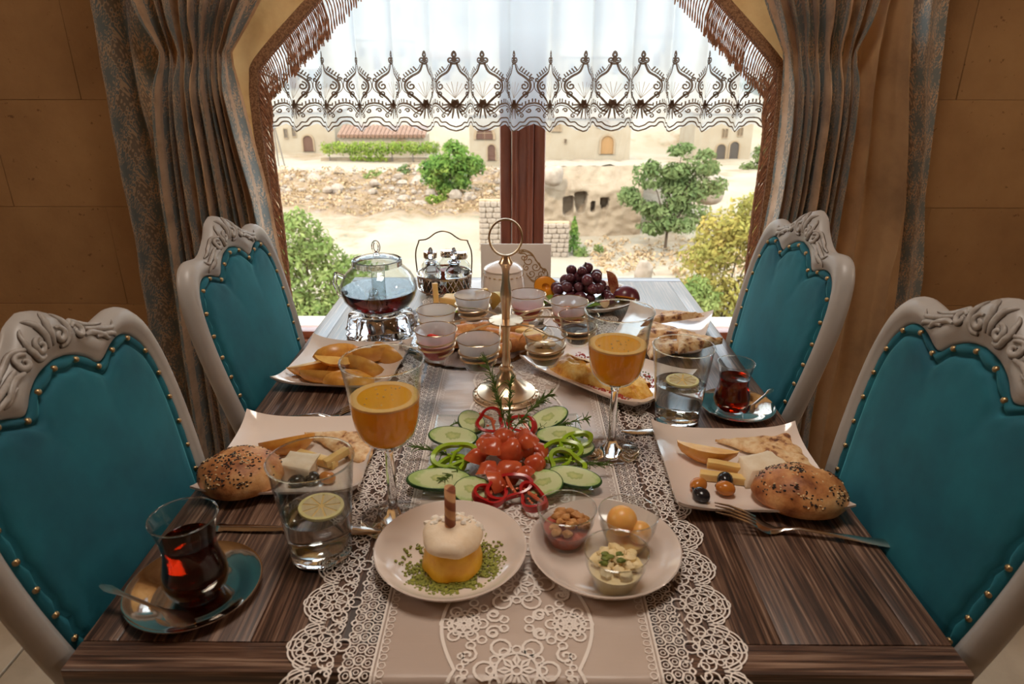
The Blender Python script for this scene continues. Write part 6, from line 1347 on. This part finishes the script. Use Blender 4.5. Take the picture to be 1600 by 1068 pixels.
# fruit plate
zf = ZT+.0062; GX, GY = .140, 1.440
leaf('green leaf left of the grapes on the fruit plate', .088, 1.425, zf, .075, .026, .3, 2, 'leaves on the platter and fruit plate'); leaf('green leaf right of the grapes on the fruit plate', .205, 1.425, zf, .085, .022, -.2, 3, 'leaves on the platter and fruit plate'); leaf('green leaf at the front of the fruit plate', .150, 1.385, zf, .07, .02, .1, 4, 'leaves on the platter and fruit plate')
gb = thing('grape_bunch', 'bunch of dark red grapes on the far fruit plate', 'grapes', (GX, GY, zf+.003)); MAT['grape'] = speckled('grape_skin', [(.3, srgb(62, 30, 40)), (.7, srgb(112, 56, 66))], 30, .3, 3); gm = link_mesh('grape', MB().ball((0, 0, 0), (.0118, .0118, .0128), 16, 10), MAT['grape'], angle=180)
pl = []
r3 = random.Random(4)
for _ in range(4000):
    p = Vector((r3.uniform(-.06, .062), r3.uniform(-.04, .04), r3.uniform(.011, .072))); lim = .074*(1-(abs(p.x-.004)/.075)**1.7)*(1-(p.y/.06)**2)
    if p.z > max(.02, lim): continue
    if all((p-q).length > .0205 for q in pl): pl.append(p)
    if len(pl) > 54: break
for p in pl: o = obj('grape', gm, None, gb, p); s = r3.uniform(.9, 1.1); o.scale = (s, s, s); o.rotation_euler = (r3.uniform(0, 3), r3.uniform(0, 3), 0)
obj('stalk', MB().tube([(0, 0, .02), (.005, .01, .05), (.012, .012, .078)], [.0016, .002, .0024], 6), MAT['bark'], gb)
MAT['plum_skin'] = speckled('plum_skin', [(.3, srgb(74, 30, 46)), (.7, srgb(116, 52, 62))], 40, .25); MAT['plum_flesh'] = plain('plum_flesh', srgb(222, 142, 40), .25)
def plum(label, x, y, z, r, rot, flat=.62):
    t = thing('plum_half', label, 'plum', (x, y, z), 0, 'plums on the fruit plate'); t.rotation_euler = rot
    rows = [[(r*math.cos(PI/2*j/8)*math.cos(TAU*i/28)*1.18, r*math.cos(PI/2*j/8)*math.sin(TAU*i/28), -r*flat*1.5*math.sin(PI/2*j/8)) for i in range(28)] for j in range(9)]
    obj('skin', MB().grid(rows, cu=True), MAT['plum_skin'], t, angle=180); obj('cut_flesh', MB().lathe([(.97, 0), (.9, .0012), (.35, .0004), (.28, -.004), (0, -.006)], 28, (0, 0, 0), r*1.18, r), MAT['plum_flesh'], t, angle=60)
plum('halved plum showing orange flesh, left on the fruit plate', .066, 1.452, zf+.024, .024, (1.15, .5, -.15)); plum('dark plum half turned skin up, right on the fruit plate', .240, 1.417, zf+.010, .026, (2.75, .3, .3), .75)
a = NT('fig_flesh'); MAT['fig'] = speckled('fig_flesh', [(.35, srgb(176, 62, 44)), (.6, srgb(226, 160, 110)), (.75, srgb(244, 224, 190))], 90, .4); MAT['fig_rind'] = plain('pale_fig_rind', srgb(232, 210, 170), .5)
t = thing('fig_quarter', 'fig quarter standing upright behind the grapes', 'fig', (.204, 1.462, zf+.028)); t.rotation_euler = (.2, 1.35, .5); sk, fl_ = wedge_mesh(.024, .6, 10, 5, .05, 1.35); obj('rind', sk, MAT['fig_rind'], t, angle=180); obj('flesh', fl_, MAT['fig'], t, angle=20)
t = thing('fig_quarter', 'fig quarter lying at the front of the grapes', 'fig', (.184, 1.398, zf+.012)); t.rotation_euler = (2.0, .1, 1.2); sk, fl_ = wedge_mesh(.018, .6, 10, 6, .05, 1.2); obj('rind', sk, MAT['fig_rind'], t, angle=180); obj('flesh', fl_, MAT['fig'], t, angle=20)
